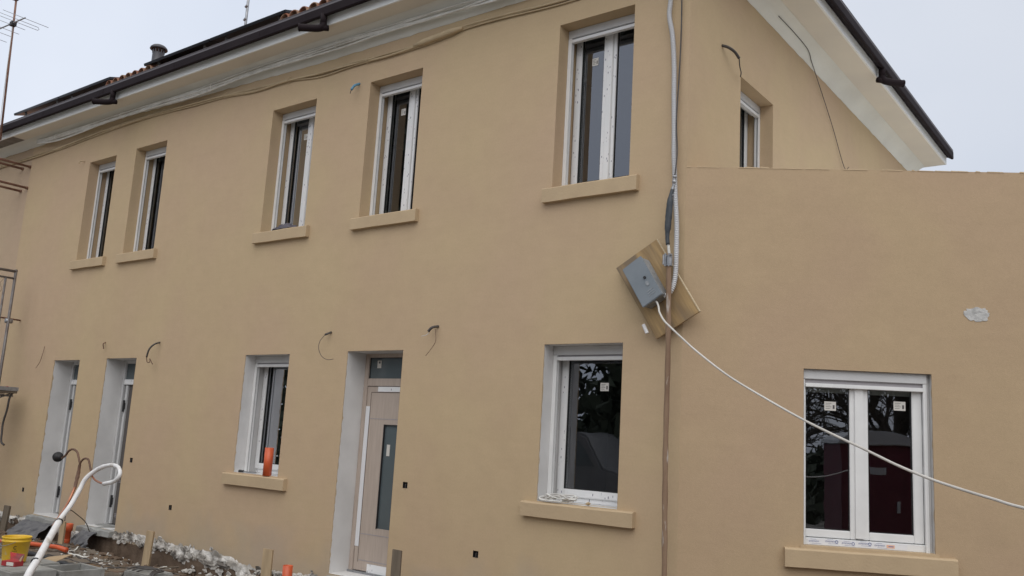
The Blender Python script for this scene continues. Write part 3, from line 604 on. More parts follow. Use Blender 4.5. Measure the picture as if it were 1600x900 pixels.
# ragged mortar edge along the top of the wall
k=MB(FRN); s=.0
while s<5.5:
    L=random.uniform(.03,.16); h=random.uniform(.002,.010)*(1.6 if s<.7 else 1)
    k.hexa([(s,-.004,4.146),(s+L,-.004,4.146),(s+L,.08,4.146),(s,.08,4.146),(s+.006,-.002,4.15+h),(s+L-.008,-.001,4.15+h*.6),(s+L-.01,.07,4.15+h),(s+.01,.07,4.15+h)]); s+=L*random.uniform(.7,2.4)
k.build('coping_mortar',M['sillp'],ex)
def annex_window():
    s0,s1,z0,z1=AO; f=.045
    fr=MB(FRN); fr.box((s0,f+.02,z0),(s0+.03,f+.12,z1)); fr.box((s1-.06,f+.02,z0),(s1-.032,f+.12,z1)); fr.box((s0+.03,f+.02,z0),(s1-.06,f+.12,z0+.06)); fr.box((s0+.03,f+.09,2.15),(s1-.06,f+.16,z1))
    root=fr.build('window',M['pvc'],ex,bevel=.003)
    def part(n,mats,mk,bev=.003): k=MB(FRN); mk(k); return k.build(n,mats,root,bevel=bev)
    part('shutter_box',[M['alushade']],lambda k:k.box((s0+.001,f-.01,2.255),(s1-.03,f+.1,z1-.002)))
    part('shutter_slat',[M['pvcg']],lambda k:k.box((s0+.02,f+.012,2.20),(s1-.062,f+.025,2.255)),0)
    part('shutter_bar',[M['pvc']],lambda k:k.box((s0+.021,f-.015,2.186),(s1-.062,f+.03,2.219)))
    part('guide_rail',[M['pvc']],lambda k:k.box((s0+.001,f-.006,z0+.002),(s0+.019,f+.04,2.2535)),.002)
    def rr(k): k.box((s1-.060,f-.006,z0-.012),(s1-.042,f+.04,2.2535)); k.box((s1-.041,f-.004,z0-.01),(s1-.030,f+.05,2.2535)); k.box((s1-.0425,f+.005,z0),(s1-.0405,f+.03,2.25),1)
    part('guide_rail',[M['pvc'],M['gasket']],rr,.0015)
    part('reveal_strip',[M['primer']],lambda k:k.box((s1-.0295,f+.03,z0),(s1-.001,f+.06,z1-.003)),.001)
    y=f+.035
    zb,zt=.915,2.252
    for (a,b,ga,gb) in ((1.05,1.50,1.077,1.446),(1.50,2.044,1.60,1.963)):
        A_=max(a,s0+.02)
        def sash(k): k.box((A_,y,zb),(ga,y+.06,zt)); k.box((gb,y,zb),(b,y+.06,zt)); k.box((ga,y,zb),(gb,y+.06,.982)); k.box((ga,y,2.235),(gb,y+.06,zt))
        part('sash',[M['pvc']],sash,.005)
        e=.006
        part('gasket',[M['gasket']],lambda k:(k.box((ga,y+.008,.982),(ga+e,y+.03,2.235)),k.box((gb-e,y+.008,.982),(gb,y+.03,2.235)),k.box((ga+e,y+.008,.982),(gb-e,y+.03,.982+e))),0)
        part('pane',[M['glass']],lambda k:k.add([(ga,y+.02,.982),(gb,y+.02,.982),(gb,y+.02,2.235),(ga,y+.02,2.235)],[(0,1,2,3)]),0)
    part('mullion',[M['pvc']],lambda k:(k.box((1.488,y-.016,.93),(1.560,y-.0005,2.250)),k.box((1.490,y-.018,.925),(1.55,y-.016,.932),0)),.004)
    part('drain_slot',[M['gasket']],lambda k:k.box((1.50,y-.004,.9225),(1.55,y+.002,.9275)),0)
    part('protective_film',[M['tape']],lambda k:k.box((1.09,f+.018,.856),(1.90,f+.021,.906)),0)
    yy=f+.0165
    for j,s in enumerate((1.155,1.29,1.425,1.56,1.69)):       # blue printed words, upside down, a round emblem at each end
        def pr(k,j=j,s=s):
            zc=.882+(.006 if j%2 else 0)
            n=14
            if j not in (0,4):
                pts=[(s+.04+.011*math.cos(2*math.pi*q/n),yy,zc+.011*math.sin(2*math.pi*q/n)) for q in range(n+1)]
                k.tube(pts,.0022,5)
            for q in range(6):
                x=s-.05+q*.014
                pts=[(x,yy,zc-.006),(x,yy,zc+.005),(x+.008,yy,zc+.006),(x+.008,yy,zc-.004)] if q%2 else [(x+.004+.005*math.cos(t),yy,zc+.006*math.sin(t)) for t in (0,1,2,3,4,5)]
                k.tube(pts,.0012,4)
            k.box((s-.03,yy+.0005,zc-.018),(s+.05,yy+.0015,zc-.0165)); k.box((s-.04,yy+.0005,zc+.0165),(s+.01,yy+.0015,zc+.018))
        part('film_print',[M['blueink']],pr,0)
    part('orange_print',[M['orangeink'],M['blueink']],lambda k:(k.box((1.735,yy,.866),(1.80,yy+.001,.892)),k.box((1.75,yy-.0008,.876),(1.79,yy,.883),1)),0)
    for cs,cz in ((1.289,2.031),(1.868,2.06)):
        def stk(k):
            yy=y+.0165; w_,h_=.098,.078
            k.box((cs-w_/2,yy,cz-h_/2),(cs+w_/2,yy+.0015,cz+h_/2)); k.box((cs+w_*.22,yy-.0009,cz-h_*.3),(cs+w_*.38,yy+.0008,cz+h_*.12),1)
            for q in range(4): k.box((cs-w_*.4,yy-.0009,cz+h_*(.28-.19*q)),(cs-w_*.4+w_*(.5-.1*(q%2)),yy+.0008,cz+h_*(.32-.19*q)),1)
        part('sticker',[M['sticker'],M['ink']],stk,0)
    sill(FRN,.885,2.262,.672,.822,root,-.06)
    part('mortar_bed',[M['sillp']],lambda k:k.box((s0-.03,-.012,.80),(s1+.03,f+.03,.8505)),.006)
annex_window()
paint_edge(FRN,AO[0],AO[1],AO[2],AO[3],29.3,ex)
# filler patch on the extension wall
k=MB(FRN); pts=[]
for j in range(34):
    a=2*math.pi*j/34; rr=1+.28*noise.noise(Vector((math.cos(a)*2,math.sin(a)*2,4)))+random.uniform(-.12,.14); pts.append((2.487+.105*rr*math.cos(a),-.004,2.875+.062*rr*math.sin(a)))
k.prism(pts,(0,.0045,0)); k.build('filler_patch',M['mastic'],ex)

# ------------------------------------------------------------------ broken plaster at the foot of the front wall
TOP=[(-13.45,-.06),(-12.4,-.09),(-11.6,-.11),(-11.4,-.10),(-10.65,-.10),(-9.9,-.15),(-8.93,-.06),(-8.6,-.01),(-7.8,-.02),(-7.3,-.045),(-6.45,-.03),(-6.0,-.09),(-5.64,-.13),(-5.0,-.11),(-4.45,-.04)]
pl=empty('broken_plaster_edge',(-9,0,-.1),label='ragged broken white plaster along the foot of the beige wall',cat='plaster')
def ribbon(x0,x1):
    vs=[];fs=[];x=x0; m=9; n=0
    while x<x1:
        step=random.uniform(.02,.06)
        t=interp(TOP,x)-.015+.03*noise.noise(Vector((x*3,0,0)))+random.choice([0,0,.01,.02,.035,.06])*random.random()
        bt=interp(TOP,x)-(.09+.13*noise.noise(Vector((x*1.7,5,0)))+(.08 if x>-7.4 else 0)+.06*random.random())
        for q in range(m+1):
            u=q/m; z=t+(bt-t)*u; f=.5+noise.noise(Vector((x*5,z*7,2)))+.6*noise.noise(Vector((x*15,z*18,2)))
            vs.append((x+random.uniform(-.006,.006),-.006-max(0,f)*.045*min(1,.1+u*2)*(1 if u<.85 else .3),z+random.uniform(-.006,.006)))
        vs.append((x,.03,bt)); x+=step; n+=1
    m+=1
    for i in range(n-1):
        for q in range(m):
            A=i*(m+1)+q
            fs+= [(A,A+1,A+m+2),(A,A+m+2,A+m+1)] if (i+q)%2 else [(A,A+1,A+m+1),(A+1,A+m+2,A+m+1)]
    # broken render flakes standing off the edge
    x=x0
    while x<x1:
        x+=random.uniform(.02,.10); z=interp(TOP,x)-random.uniform(-.02,.16)*(1 if x<-7.4 else 1.6); r=random.uniform(.018,.055)
        if x>x1: break
        b=len(vs); a0=random.random()*6; tl=random.uniform(-.5,.6); k=random.choice([4,5])
        for l in (0,1):
            for j in range(k):
                a=a0+6.283*j/k+random.uniform(-.3,.3)*(l==0); px_=r*math.cos(a)*1.3; pz_=r*math.sin(a)*.8
                vs.append((x+px_,-.022-.012*l-abs(tl)*(pz_+r)*.6-random.uniform(0,.02)*(l==0),z+pz_))
        fs+= [tuple(b+j for j in range(k)),tuple(b+k+j for j in range(k))]+[(b+j,b+(j+1)%k,b+k+(j+1)%k,b+k+j) for j in range(k)]
    return MB().add([(a+9,b,c+.1) for a,b,c in vs],fs)
for a,b in ((-13.4,-11.52),(-10.6,-9.86),(-8.93,-4.5)):
    ribbon(a,b).build('plaster_lip',M['plaster'],pl)
k=MB(); k.add([(-13.45+9,-.012,-.1-.55+.1),(-4.5+9,-.012,-.55),(-4.5+9,-.012,-.06),(-13.45+9,-.012,-.06)],[(0,1,2,3)]); k.build('soil_face',M['soil'],pl)
def rock(mb,c,r,sq=.6):
    bm=bmesh.new(); bmesh.ops.create_icosphere(bm,subdivisions=1,radius=1); sx=random.uniform(.6,1.3);sy=random.uniform(.6,1.2);sz=random.uniform(.35,.8)*sq/.6; rz=random.uniform(0,6)
    vs=[]
    for v in bm.verts:
        p=v.co*(1+random.uniform(-.3,.25)); p=Vector((p.x*sx,p.y*sy,p.z*sz)); p.rotate(Matrix.Rotation(rz,3,'Z')); vs.append(Vector(c)+p*r)
    mb.add(vs,[tuple(v.index for v in f.verts) for f in bm.faces]); bm.free()
k=MB()
for i in range(420):
    x=random.uniform(-12.8,-4.4); y=-.05-abs(random.gauss(0,.28)); r=random.choice([.012,.02,.03,.05])*random.uniform(.7,1.2); rock(k,(x,y,gz(x,y)+r*.25),r)
tag(k.build('soil_clods',M['soil']),'brown clods of earth tumbled between the plaster lumps','earth clods',kind='stuff')
k=MB()
for i in range(90):
    x=random.uniform(-11.5,-4.6); y=-random.uniform(.2,2.2); a=random.uniform(0,3.14); L=random.uniform(.05,.22); z=gz(x,y)+.012; dx,dy=math.cos(a)*L,math.sin(a)*L
    k.tube([(x-dx,y-dy,z),(x+dx,y+dy,z+random.uniform(-.005,.02))],random.choice([.004,.006,.010]),4)
tag(k.build('wood_scraps',M['stakeg']),'thin wood scraps and twigs strewn over the churned ground','wood scraps',kind='stuff')
k=MB()
for i in range(380):
    x=random.choice([random.uniform(-8.9,-4.6)]*4+[random.uniform(-13,-8.9)]); 
    y=-.03-abs(random.gauss(0,.13))-(.0 if x>-7.4 else .04); r=random.choice([.012,.018,.025,.04])*random.uniform(.7,1.2)
    if -5.1<x: y=max(y,-.25)
    rock(k,(x,y,gz(x,y)+r*.3+(.05 if x>-7 and y>-.14 else 0)),r)
for i in range(70):
    x=random.gauss(-8.3,.35); y=random.gauss(-.62,.08); r=random.uniform(.008,.028); rock(k,(x,y,gz(x,y)+r*.3),r)
tag(k.build('plaster_rubble',M['chunk']),'white broken plaster lumps scattered along the wall foot','rubble',kind='stuff')
k=MB()
for i in range(900):
    x=random.uniform(-12.5,-4.2); y=-random.uniform(.15,2.9); r=random.uniform(.006,.024); rock(k,(x,y,gz(x,y)+r*.2),r)
tag(k.build('gravel',M['conc']),'small grey stones and clods lying on the churned ground','gravel',kind='stuff')

# ------------------------------------------------------------------ cables under the eaves
BE=[(-14.9,6.275),(-13.153,6.275),(-12.201,6.307),(-11.097,6.336),(-10.082,6.362),(-9.139,6.364),(-8.258,6.323),(-7.446,6.305),(-6.685,6.25),(-5.982,6.236),(-5.32,6.186),(-4.707,6.184),(-4.129,6.165),(-3.589,6.181),(-3.081,6.204),(-2.838,6.223),(-2.323,6.208),(-1.463,6.189),(-.6,6.19),(-.16,6.20)]
cb=empty('painted_cable_bundle',(-7,-.03,6.2),label='bundle of beige overpainted cables sagging along the wall below the eaves',cat='cable')
for n_,(dz,dy,r) in enumerate(((0,.0,.014),(.020,.006,.010),(-.018,.008,.009),(.006,-.012,.007))):
    pts=[(x+7,-.026+.03+dy-.004*math.sin(x*3+n_),z-6.2+dz+.013*math.sin(x*(2.1+n_*.7)+n_*2)) for x,z in BE]
    MB().tube(spline(pts,5),r,7).build('cable',M['cabb'],cb,smooth=True)
k=MB(); k.tube([(-3.62+7,-.008,-.02),(-3.45+7,-.01,-.012),(-3.0+7,-.01,.015),(-2.86+7,-.006,.022)],[.018,.036,.036,.02],10); k.build('junction_sleeve',M['cabb'],cb,smooth=True)
for x in (-13.0,-10.9,-9.0,-7.4,-5.95,-4.4,-3.42,-2.95):
    z=interp(BE,x)-6.2; MB().tube([(x+7+.03*math.cos(a),.002+.036*math.sin(a)*.8-.008,z+.036*math.cos(a)) for a in [i*.7 for i in range(10)]],.004,5).build('tie_ring',M['cabb'],cb)
cc=empty('grey_cable_bundle',(-7,-.1,6.45),label='bundle of pale grey plastered-over cables running in the cove under the roof',cat='cable')
CC=[(-13.072,6.50),(-12.103,6.465),(-9.987,6.475),(-8.172,6.45),(-6.629,6.475),(-4.908,6.478),(-4.091,6.465),(-3.039,6.44),(-2.282,6.425),(-.9,6.42),(-.1,6.42)]
for n_ in range(5):
    dz=(-.042,-.026,-.01,.008,.02)[n_]; pts=[(x+7,-.012-.018*n_*.4+.006*math.sin(2*x+n_)+.03*(n_==4)*0,z-6.45+dz+.014*math.sin(x*1.7+n_*1.9)+.010*math.sin(x*4.3+n_*2.7)) for x,z in CC]
    MB().tube(spline(pts,6),(.015,.012,.013,.010,.009)[n_],6).build('cable',M['cabg'],cc,smooth=True)
for x in (-12.3,-10.1,-7.6,-4.9): MB().tube([(x+7+.02*math.cos(a),-.03-.045*math.sin(a),interp(CC,x)-6.46+.05*math.cos(a)) for a in [i*.7 for i in range(10)]],.005,5).build('tie_ring',M['cabg'],cc)
def wire(name,parts,label,cat='wire',group=None):
    o=parts[0][0][0]; r=empty(name,o,label=label,cat=cat,group=group)
    for i,(pts,rad,m) in enumerate(parts):
        MB().tube(spline([Vector(p)-Vector(o) for p in pts],6),rad,7).build('sheath' if i==0 else 'loose_core',M[m],r,smooth=True)
    return r
GW='electric wires poking out of the render'
wire('wall_wire',[([(-4.663,.0,2.746),(-4.682,-.08,2.705)],.013,'cabk'),([(-4.682,-.08,2.705),(-4.717,-.12,2.623),(-4.715,-.13,2.53),(-4.656,-.12,2.438),(-4.571,-.10,2.401),(-4.494,-.08,2.41)],.0035,'cabk')],'thin dark wire curling in a half circle left of the wooden front door top',group=GW)
wire('wall_wire',[([(-2.932,0,2.761),(-2.951,-.08,2.737),(-2.985,-.1,2.693)],.015,'cabk'),([(-2.939,-.04,2.728),(-2.886,-.08,2.644),(-2.88,-.09,2.573),(-2.937,-.09,2.498),(-3.015,-.08,2.43)],.003,'cabr'),([(-2.96,-.07,2.73),(-3.0,-.1,2.66),(-3.06,-.12,2.64)],.004,'cabw')],'stub of wires with a thin hanging loop right of the wooden front door top',group=GW)
wire('wall_wire',[([(-8.375,0,2.70),(-8.352,-.1,2.659),(-8.402,-.14,2.581),(-8.444,-.14,2.47)],.013,'cabk'),([(-8.444,-.14,2.47),(-8.43,-.13,2.40),(-8.36,-.13,2.40),(-8.39,-.12,2.45),(-8.30,-.12,2.369)],.006,'cabr')],'dark curled wire right of the second white doorway, upper side',group=GW)
wire('wall_wire',[([(-9.908,0,2.732),(-9.88,-.05,2.70),(-9.846,-.05,2.626)],.008,'cabr')],'tiny brown wire stub above the second white doorway',group=GW)
wire('wall_wire',[([(-11.885,0,2.708),(-11.821,-.05,2.549),(-11.854,-.06,2.429),(-11.96,-.06,2.333)],.004,'cabr')],'thin reddish wire left of the first white doorway at the far left',group=GW)
wire('wall_wire',[([(-4.563,0,5.906),(-4.564,-.08,5.852),(-4.571,-.12,5.787)],.016,'cabc'),([(-4.571,-.12,5.787),(-4.576,-.13,5.734)],.005,'cabk')],'short blue conduit stub beside the fourth upper window',group=GW)
wire('wall_wire',[([(-11.407,0,5.911),(-11.44,-.06,5.899),(-11.453,-.08,5.849)],.009,'cabb')],'small beige stub left of the leftmost upper window',group=GW)
wire('wall_wire',[([(0,.72,5.636),(.06,.741,5.61),(.10,.807,5.579),(.12,.874,5.532)],.015,'cabk'),([(.12,.874,5.532),(.10,.94,5.472),(.06,1.068,5.467),(.03,1.123,5.445)],.006,'cabk')],'black cable arching above the window on the side wall',group=GW)
wire('hanging_wire',[([(.10,2.0,6.49),(.10,2.5,6.50),(.09,3.0,6.49),(.05,3.25,6.44),(.03,3.45,6.37),(.02,4.132,5.908),(.03,4.605,5.464),(.05,4.75,5.50)],.0045,'cabk')],'thin dark wire slanting down the side wall under the right eave')

# ------------------------------------------------------------------ pole, conduit, board and meter box at the corner
po=empty('wooden_pole',(-.044,-.170,-.1),label='slim weathered brown pole standing against the house corner',cat='pole')
k=MB(); pts=[]; n=40
for i in range(n): z=.45+(3.40-.45)*i/(n-1); pts.append((-.02*(z-1.6)/1.7+.004*math.sin(z*3),.0,z))
k.tube(pts,[.023+.002*math.sin(i*1.3)+.001*random.random() for i in range(n)],12); k.build('shaft',M['polew'],po,smooth=True)
k=MB(); k.tube([(.033,0,-.3),(.026,0,.1),(.0165,0,.455)],[.027,.026,.0245],12); k.build('coated_foot',M['polel'],po,smooth=True)
k=MB(); k.lathe((-.02,0,3.36),[(.028,-.07),(.030,-.07),(.030,.02),(.028,.02)],14); k.tube([(-.075,-.01,3.37),(.02,-.03,3.385)],.011,8); k.tube([(-.06,-.03,3.30),(-.06,-.03,3.39)],.009,8); k.box((-.05,-.035,3.285),(-.035,-.005,3.40)); k.tube([(-.005,-.035,3.28),(-.005,-.035,3.4)],.006,6); k.build('clamp',M['steel'],po)
cd=empty('corrugated_conduit',(-.1,-.06,4.2),label='light grey corrugated conduit hanging down the house corner to the meter box',cat='conduit')
pts=spline([(-.19,-.06,6.42),(-.178,-.06,6.1),(-.18,-.06,5.826),(-.189,-.06,5.664),(-.15,-.06,5.45),(-.125,-.06,5.15),(-.118,-.06,4.841),(-.107,-.06,4.5),(-.102,-.06,4.275),(-.09,-.06,4.089),(-.07,-.07,3.842),(-.045,-.08,3.598),(-.03,-.10,3.359),(-.024,-.12,3.123),(-.04,-.13,3.01),(-.075,-.14,2.945),(-.12,-.15,2.92)],8)
# resample evenly for the ribs
def resample(P,step):
    o=[P[0]]; acc=0
    for a,b in zip(P,P[1:]):
        L=(b-a).length; t=step-acc
        while t<=L: o.append(a+(b-a)*(t/L)); t+=step
        acc=(acc+L)%step
    return o
pr=resample(pts,.0085); c0=Vector((-.1,-.06,4.2)); rad=[.0255 if i%2 else .018 for i in range(len(pr))]
# thick-thin rings, flat-topped
MB().tube([p-c0 for p in pr],rad,12).build('corrugated_tube',M['conduit'],cd,smooth=False)
tb=empty('taped_cable',(-.09,-.09,3.7),label='black taped cable splice hanging beside the conduit above the wooden pole',cat='cable')
c0=Vector((-.09,-.09,3.7))
MB().tube([Vector(p)-c0 for p in spline([(-.065,-.10,4.05),(-.072,-.1,3.99),(-.088,-.1,3.90),(-.10,-.1,3.83)],4)],[.012+.008*(i%3==1) for i in range(13)],8,jit=.3).build('tie_wrap',M['steel'],tb)
MB().tube([Vector(p)-c0 for p in spline([(-.085,-.1,3.92),(-.097,-.11,3.86),(-.104,-.11,3.78),(-.112,-.11,3.66),(-.118,-.11,3.57),(-.120,-.11,3.48),(-.112,-.11,3.40)],4)],[.017]*5+[.020,.026,.028,.029,.029,.030,.029,.031,.030,.029,.030,.029,.028,.022,.020]+[.019]*5,10,jit=.1).build('tape_sleeve',M['tapeb'],tb,smooth=True)
MB().tube([Vector(p)-c0 for p in spline([(-.112,-.11,3.42),(-.104,-.105,3.36),(-.10,-.1,3.30)],4)],.013,8).build('cable_end',M['cabg'],tb)
MB().tube([Vector(p)-c0 for p in spline([(-.15,-.03,6.3),(-.09,-.03,6.0),(-.075,-.03,5.6),(-.08,-.035,5.1),(-.085,-.06,4.6),(-.062,-.075,4.3),(-.058,-.1,4.12),(-.066,-.105,4.03)],5)],.0075,6).build('feeder',M['cabk'],tb,smooth=True)
# plywood board (rotated rectangle hung on the corner)
bd_c=[Vector((-.244,-.075,3.47)),Vector((.198,-.075,2.779)),Vector((-.214,-.075,2.547)),Vector((-.661,-.075,3.23))]
cen=sum(bd_c,Vector())/4; bo=empty('plywood_board',cen,label='tilted plywood board hung on the corner behind the grey meter box',cat='board')
k=MB(); k.prism([p-cen+Vector((0,-.009,0)) for p in bd_c],(0,.018,0)); k.build('panel',[M['ply']],bo,bevel=.002)
k=MB(); a,b=bd_c[0]-cen,bd_c[1]-cen; dd=(b-a).normalized(); nn_=Vector((dd.z,0,-dd.x)); nn_=nn_ if nn_.x>0 else -nn_
k.prism([a+Vector((0,-.0105,0)),b+Vector((0,-.0105,0)),b+Vector((0,-.0105,0))+nn_*.008,a+Vector((0,-.0105,0))+nn_*.008],(0,.021,0)); k.build('pale_edge',M['plyedge'],bo)
k=MB(); p=Vector((-.33,-.10,2.63))-cen; k.tube([p+Vector((-.012,0,.05)),p+Vector((.03,0,-.03))],.017,10); k.build('plug',M['foam'],bo,bevel=0)
# screws and knots
mb_=empty('meter_box',(-.29,-.18,3.05),label='grey metal meter box mounted at a slant on the plywood board',cat='meter box')
c0=Vector((-.29,-.18,3.05))
F4=[Vector(p) for p in ((-.311,-.25,3.289),(-.084,-.25,2.925),(-.267,-.25,2.812),(-.498,-.25,3.172))]
e1=(F4[1]-F4[0]); e2=(F4[3]-F4[0]); e2=e2-e1*(e2.dot(e1)/e1.dot(e1)); F4=[F4[0],F4[0]+e1,F4[0]+e1+e2,F4[0]+e2]
k=MB(); ins=.012; cc_=sum(F4,Vector())/4
In=[cc_+(p-cc_)*.955 for p in F4]
k.prism([p-c0+Vector((0,.014,0)) for p in In],(0,.145,0)); k.build('body',M['meters'],mb_,bevel=.006)
k=MB(); k.prism([p-c0 for p in F4],(0,.016,0)); lid=k.build('lid',M['meter'],mb_,bevel=.006)
u=e1.normalized(); v=e2.normalized()
kp=cc_-u*.012-v*.045; k=MB(); k.tube([kp-c0+Vector((0,-.010,0)),kp-c0+Vector((0,.004,0))],.013,14); k.build('lock',M['gasket'],lid)
kp=cc_+u*.048-v*.040; k=MB()
k.prism([kp-c0+u*(.024*math.cos(t))+v*(.017*math.sin(t))+Vector((0,-.006,0)) for t in [2*math.pi*q/16 for q in range(16)]],(0,.007,0)); k.build('lock_cover',M['meters'],lid)
k=MB()
for q in range(3):
    s_=cc_+u*(.11+.022*q)-v*.07; k.prism([s_-c0+Vector((0,-.002,0)),s_+v*.075-c0+Vector((0,-.002,0)),s_+v*.075+u*.006-c0+Vector((0,-.002,0)),s_+u*.006-c0+Vector((0,-.002,0))],(0,.004,0))
k.build('rating_mark',M['meters'],lid)
WC=[(-.20,-.19,2.88),(-.15,-.22,2.86),(-.086,-.300,2.80),(-.055,-.34,2.747),(.022,-.40,2.663),(.104,-.425,2.594),(.209,-.435,2.505),(.362,-.45,2.382),(.67,-.52,2.177),(1.046,-.656,1.986),(1.346,-.78,1.847),(1.605,-.926,1.745),(1.867,-1.09,1.65),(2.099,-1.251,1.564),(2.316,-1.406,1.497),(2.517,-1.569,1.451),(2.704,-1.74,1.416),(2.931,-1.911,1.378),(3.6,-2.4,1.33),(4.6,-3.1,1.36),(5.55,-3.45,1.5)]
c0=Vector(WC[0]); tag(MB().tube([Vector(p)-c0 for p in spline(WC,6)],[.0085+.0008*noise.noise(Vector((i*.7,0,0))) for i in range(6*(len(WC)-1)+1)],9).build('power_cable',M['cabw'],smooth=True),'long white cable slung from the meter box across the extension window','cable').location=c0

# ------------------------------------------------------------------ things on the sills
tag(MB().lathe((0,0,0),[(.050,0),(.055,0),(.055,.345),(.050,.345),(.050,0)],24).build('orange_pipe',M['orange'],smooth=True),'upright orange plastic pipe offcut standing on the small ground-floor window sill','pipe').location=(-5.615,.0,.975)
rp=empty('coiled_rope',(-1.25,.02,1.025),label='coil of greyish cable lying on the sill of the single-pane window',cat='rope')
for n_ in range(6):
    pts=[]; ph=random.random()*6
    for i in range(26):
        t=2*math.pi*i/25*1.0; rx=.16+.03*math.sin(n_*2.1); pts.append((rx*math.cos(t+ph)+.03*math.sin(3*t+n_)+(.02*n_-.06),.032*math.sin(t+ph)+.008*math.sin(2*t),.012+.007*n_+.03*max(0,math.sin(t*2+n_))))
    MB().tube(spline(pts,2),.0065,6).build('loop',M['cabw' if n_%2 else 'cabg'],rp,smooth=True)
k=MB(); rock(k,(0,0,.02),.035); tag(k.build('mortar_lump',M['card']),'small brown mortar lump on the sill right of the coiled cable','mortar lump').location=(-.93,.03,1.02)
tl=empty('hand_tool',(-6.12,.03,.975),label='small dark hand tool lying left of the orange pipe on the sill',cat='tool')
MB().tube([(-.10,0,.02),(-.02,.01,.022)],[.018,.014],8).build('handle',M['gasket'],tl); MB().box((-.02,0,.012),(.22,.03,.024)).build('blade',M['steel'],tl)
def cloth(name,c,sx,sy,h,m,label,cat,seed=0,drop=0):
    vs=[];fs=[];n=16
    for j in range(n+1):
        for i in range(n+1):
            u_=i/n-.5; v_=j/n-.5; e=max(0,1-(2*u_)**2)*max(0,1-(2*v_)**2)
            z=h*e**.5*(.55+.7*noise.noise(Vector((u_*4+seed,v_*4,seed))))+.02*noise.noise(Vector((u_*11,v_*11,seed)))*(h/.08)
            vs.append((u_*sx*(1+.15*noise.noise(Vector((v_*5,seed,1)))),v_*sy*(1+.2*noise.noise(Vector((u_*5,seed,4)))),max(.002,z)-drop*max(0,-v_)*2*max(0,noise.noise(Vector((u_*3,seed,0)))+.6)))
    for j in range(n):
        for i in range(n): a=j*(n+1)+i; fs.append((a,a+1,a+n+2,a+n+1))
    o=MB().add(vs,fs).build(name,M[m],smooth=True); o.location=c; tag(o,label,cat); return o
cloth('rag',(-5.78,.03,4.135),.40,.16,.12,'ragd','crumpled dark grey rag on the third upper window sill','rag',3)

# ------------------------------------------------------------------ far-left scaffold, bars
for i,(x,z,L,lab) in enumerate(((-13.47,6.107,1.1,'rusty steel bar jutting from the far-left wall, upper right one of four'),(-13.78,6.115,1.1,'rusty steel bar jutting from the far-left wall, upper left one of four'),(-13.46,5.697,1.1,'rusty steel bar jutting from the far-left wall, lower right one of four'),(-13.71,5.667,1.1,'rusty steel bar jutting from the far-left wall, lower left one of four'))):
    k=MB(); k.tube([(0,.05,0),(0,-L,.0)],.022,8); k.tube([(0,-.0,0),(0,-.03,0)],.03,8)
    o=k.build('steel_bar',M['rust'],smooth=True); o.location=(x,0,z); tag(o,lab,'steel bar','rusty bars sticking out of the far-left wall')
scf=empty('scaffold_frame',(-12.6,-.35,2.0),label='grey steel scaffold frame standing against the wall at the far left edge',cat='scaffold')
def T(n,a,b,r=.024,m='scaff'): 
    o_=Vector((-12.6,-.35,2.0)); return MB().tube([Vector(a)-o_,Vector(b)-o_],r,10).build(n,M[m],scf,smooth=True)
T('post',(-12.58,-.35,-.3),(-12.58,-.35,4.02)); T('post',(-12.58,-1.35,-.3),(-12.58,-1.35,4.0)); T('ledger',(-12.58,-.33,3.985),(-12.58,-1.38,3.985)); T('ledger',(-12.58,-.35,3.86),(-12.58,-1.38,3.86),.018)
T('inner_post',(-12.58,-.50,2.0),(-12.58,-.50,3.86),.018); T('wall_tie',(-12.65,-.5,3.17),(-12.95,.02,3.19),.014,'rust'); T('coupler',(-12.60,-.39,3.12),(-12.60,-.28,3.12),.04,'steel')
T('brace',(-12.58,-.38,2.02),(-12.58,-1.3,2.9),.014)
for a_,b_ in (((-12.62,-1.3,1.85),(-12.2,-.25,1.84)),((-12.5,-1.35,1.78),(-12.18,-.4,1.86)),((-12.45,-.9,1.55),(-12.2,-.3,1.88))): T('support_bar',a_,b_,.013,'steel')
k=MB(); k.box((-12.70+12.6,-1.3+.35,1.945-2),(-12.25+12.6,-.75+.35,2.12-2)); k.build('crate',M['conc'],scf,bevel=.01)
wm=MB(); 
for q in range(3):
    pts=[(0.01,-.2-q*.08+.03*math.sin(t*3+q),1.2+.09*t+.0*q) for t in range(8)]; wm.tube(spline(pts,3),.003,4)
wm.build('tangled_wire',M['rust'],scf)
k=MB(); k.box((-12.75+12.6,-1.35+.35,1.885-2),(-12.14+12.6,-.22+.35,1.93-2)); k.build('plank',M['stakeg'],scf,bevel=.003)
k=MB(); k.box((-12.135+12.6,-1.35+.35,1.925-2),(-12.12+12.6,-.215+.35,1.99-2)); k.build('toe_rail',M['steel'],scf)
cloth('red_glove',(-12.28,-.34,1.955),.22,.16,.06,'ragr','red and dark work glove lying on the far-left scaffold plank','glove',8)
wire('hanging_strap',[([(-12.18,-.27,1.90),(-12.208,-.3,1.805),(-12.237,-.3,1.612),(-12.307,-.3,1.397),(-12.30,-.3,1.238),(-12.27,-.3,1.081),(-12.16,-.3,1.034)],.017,'cabk')],'dark strap dangling below the far-left scaffold plank',cat='strap')
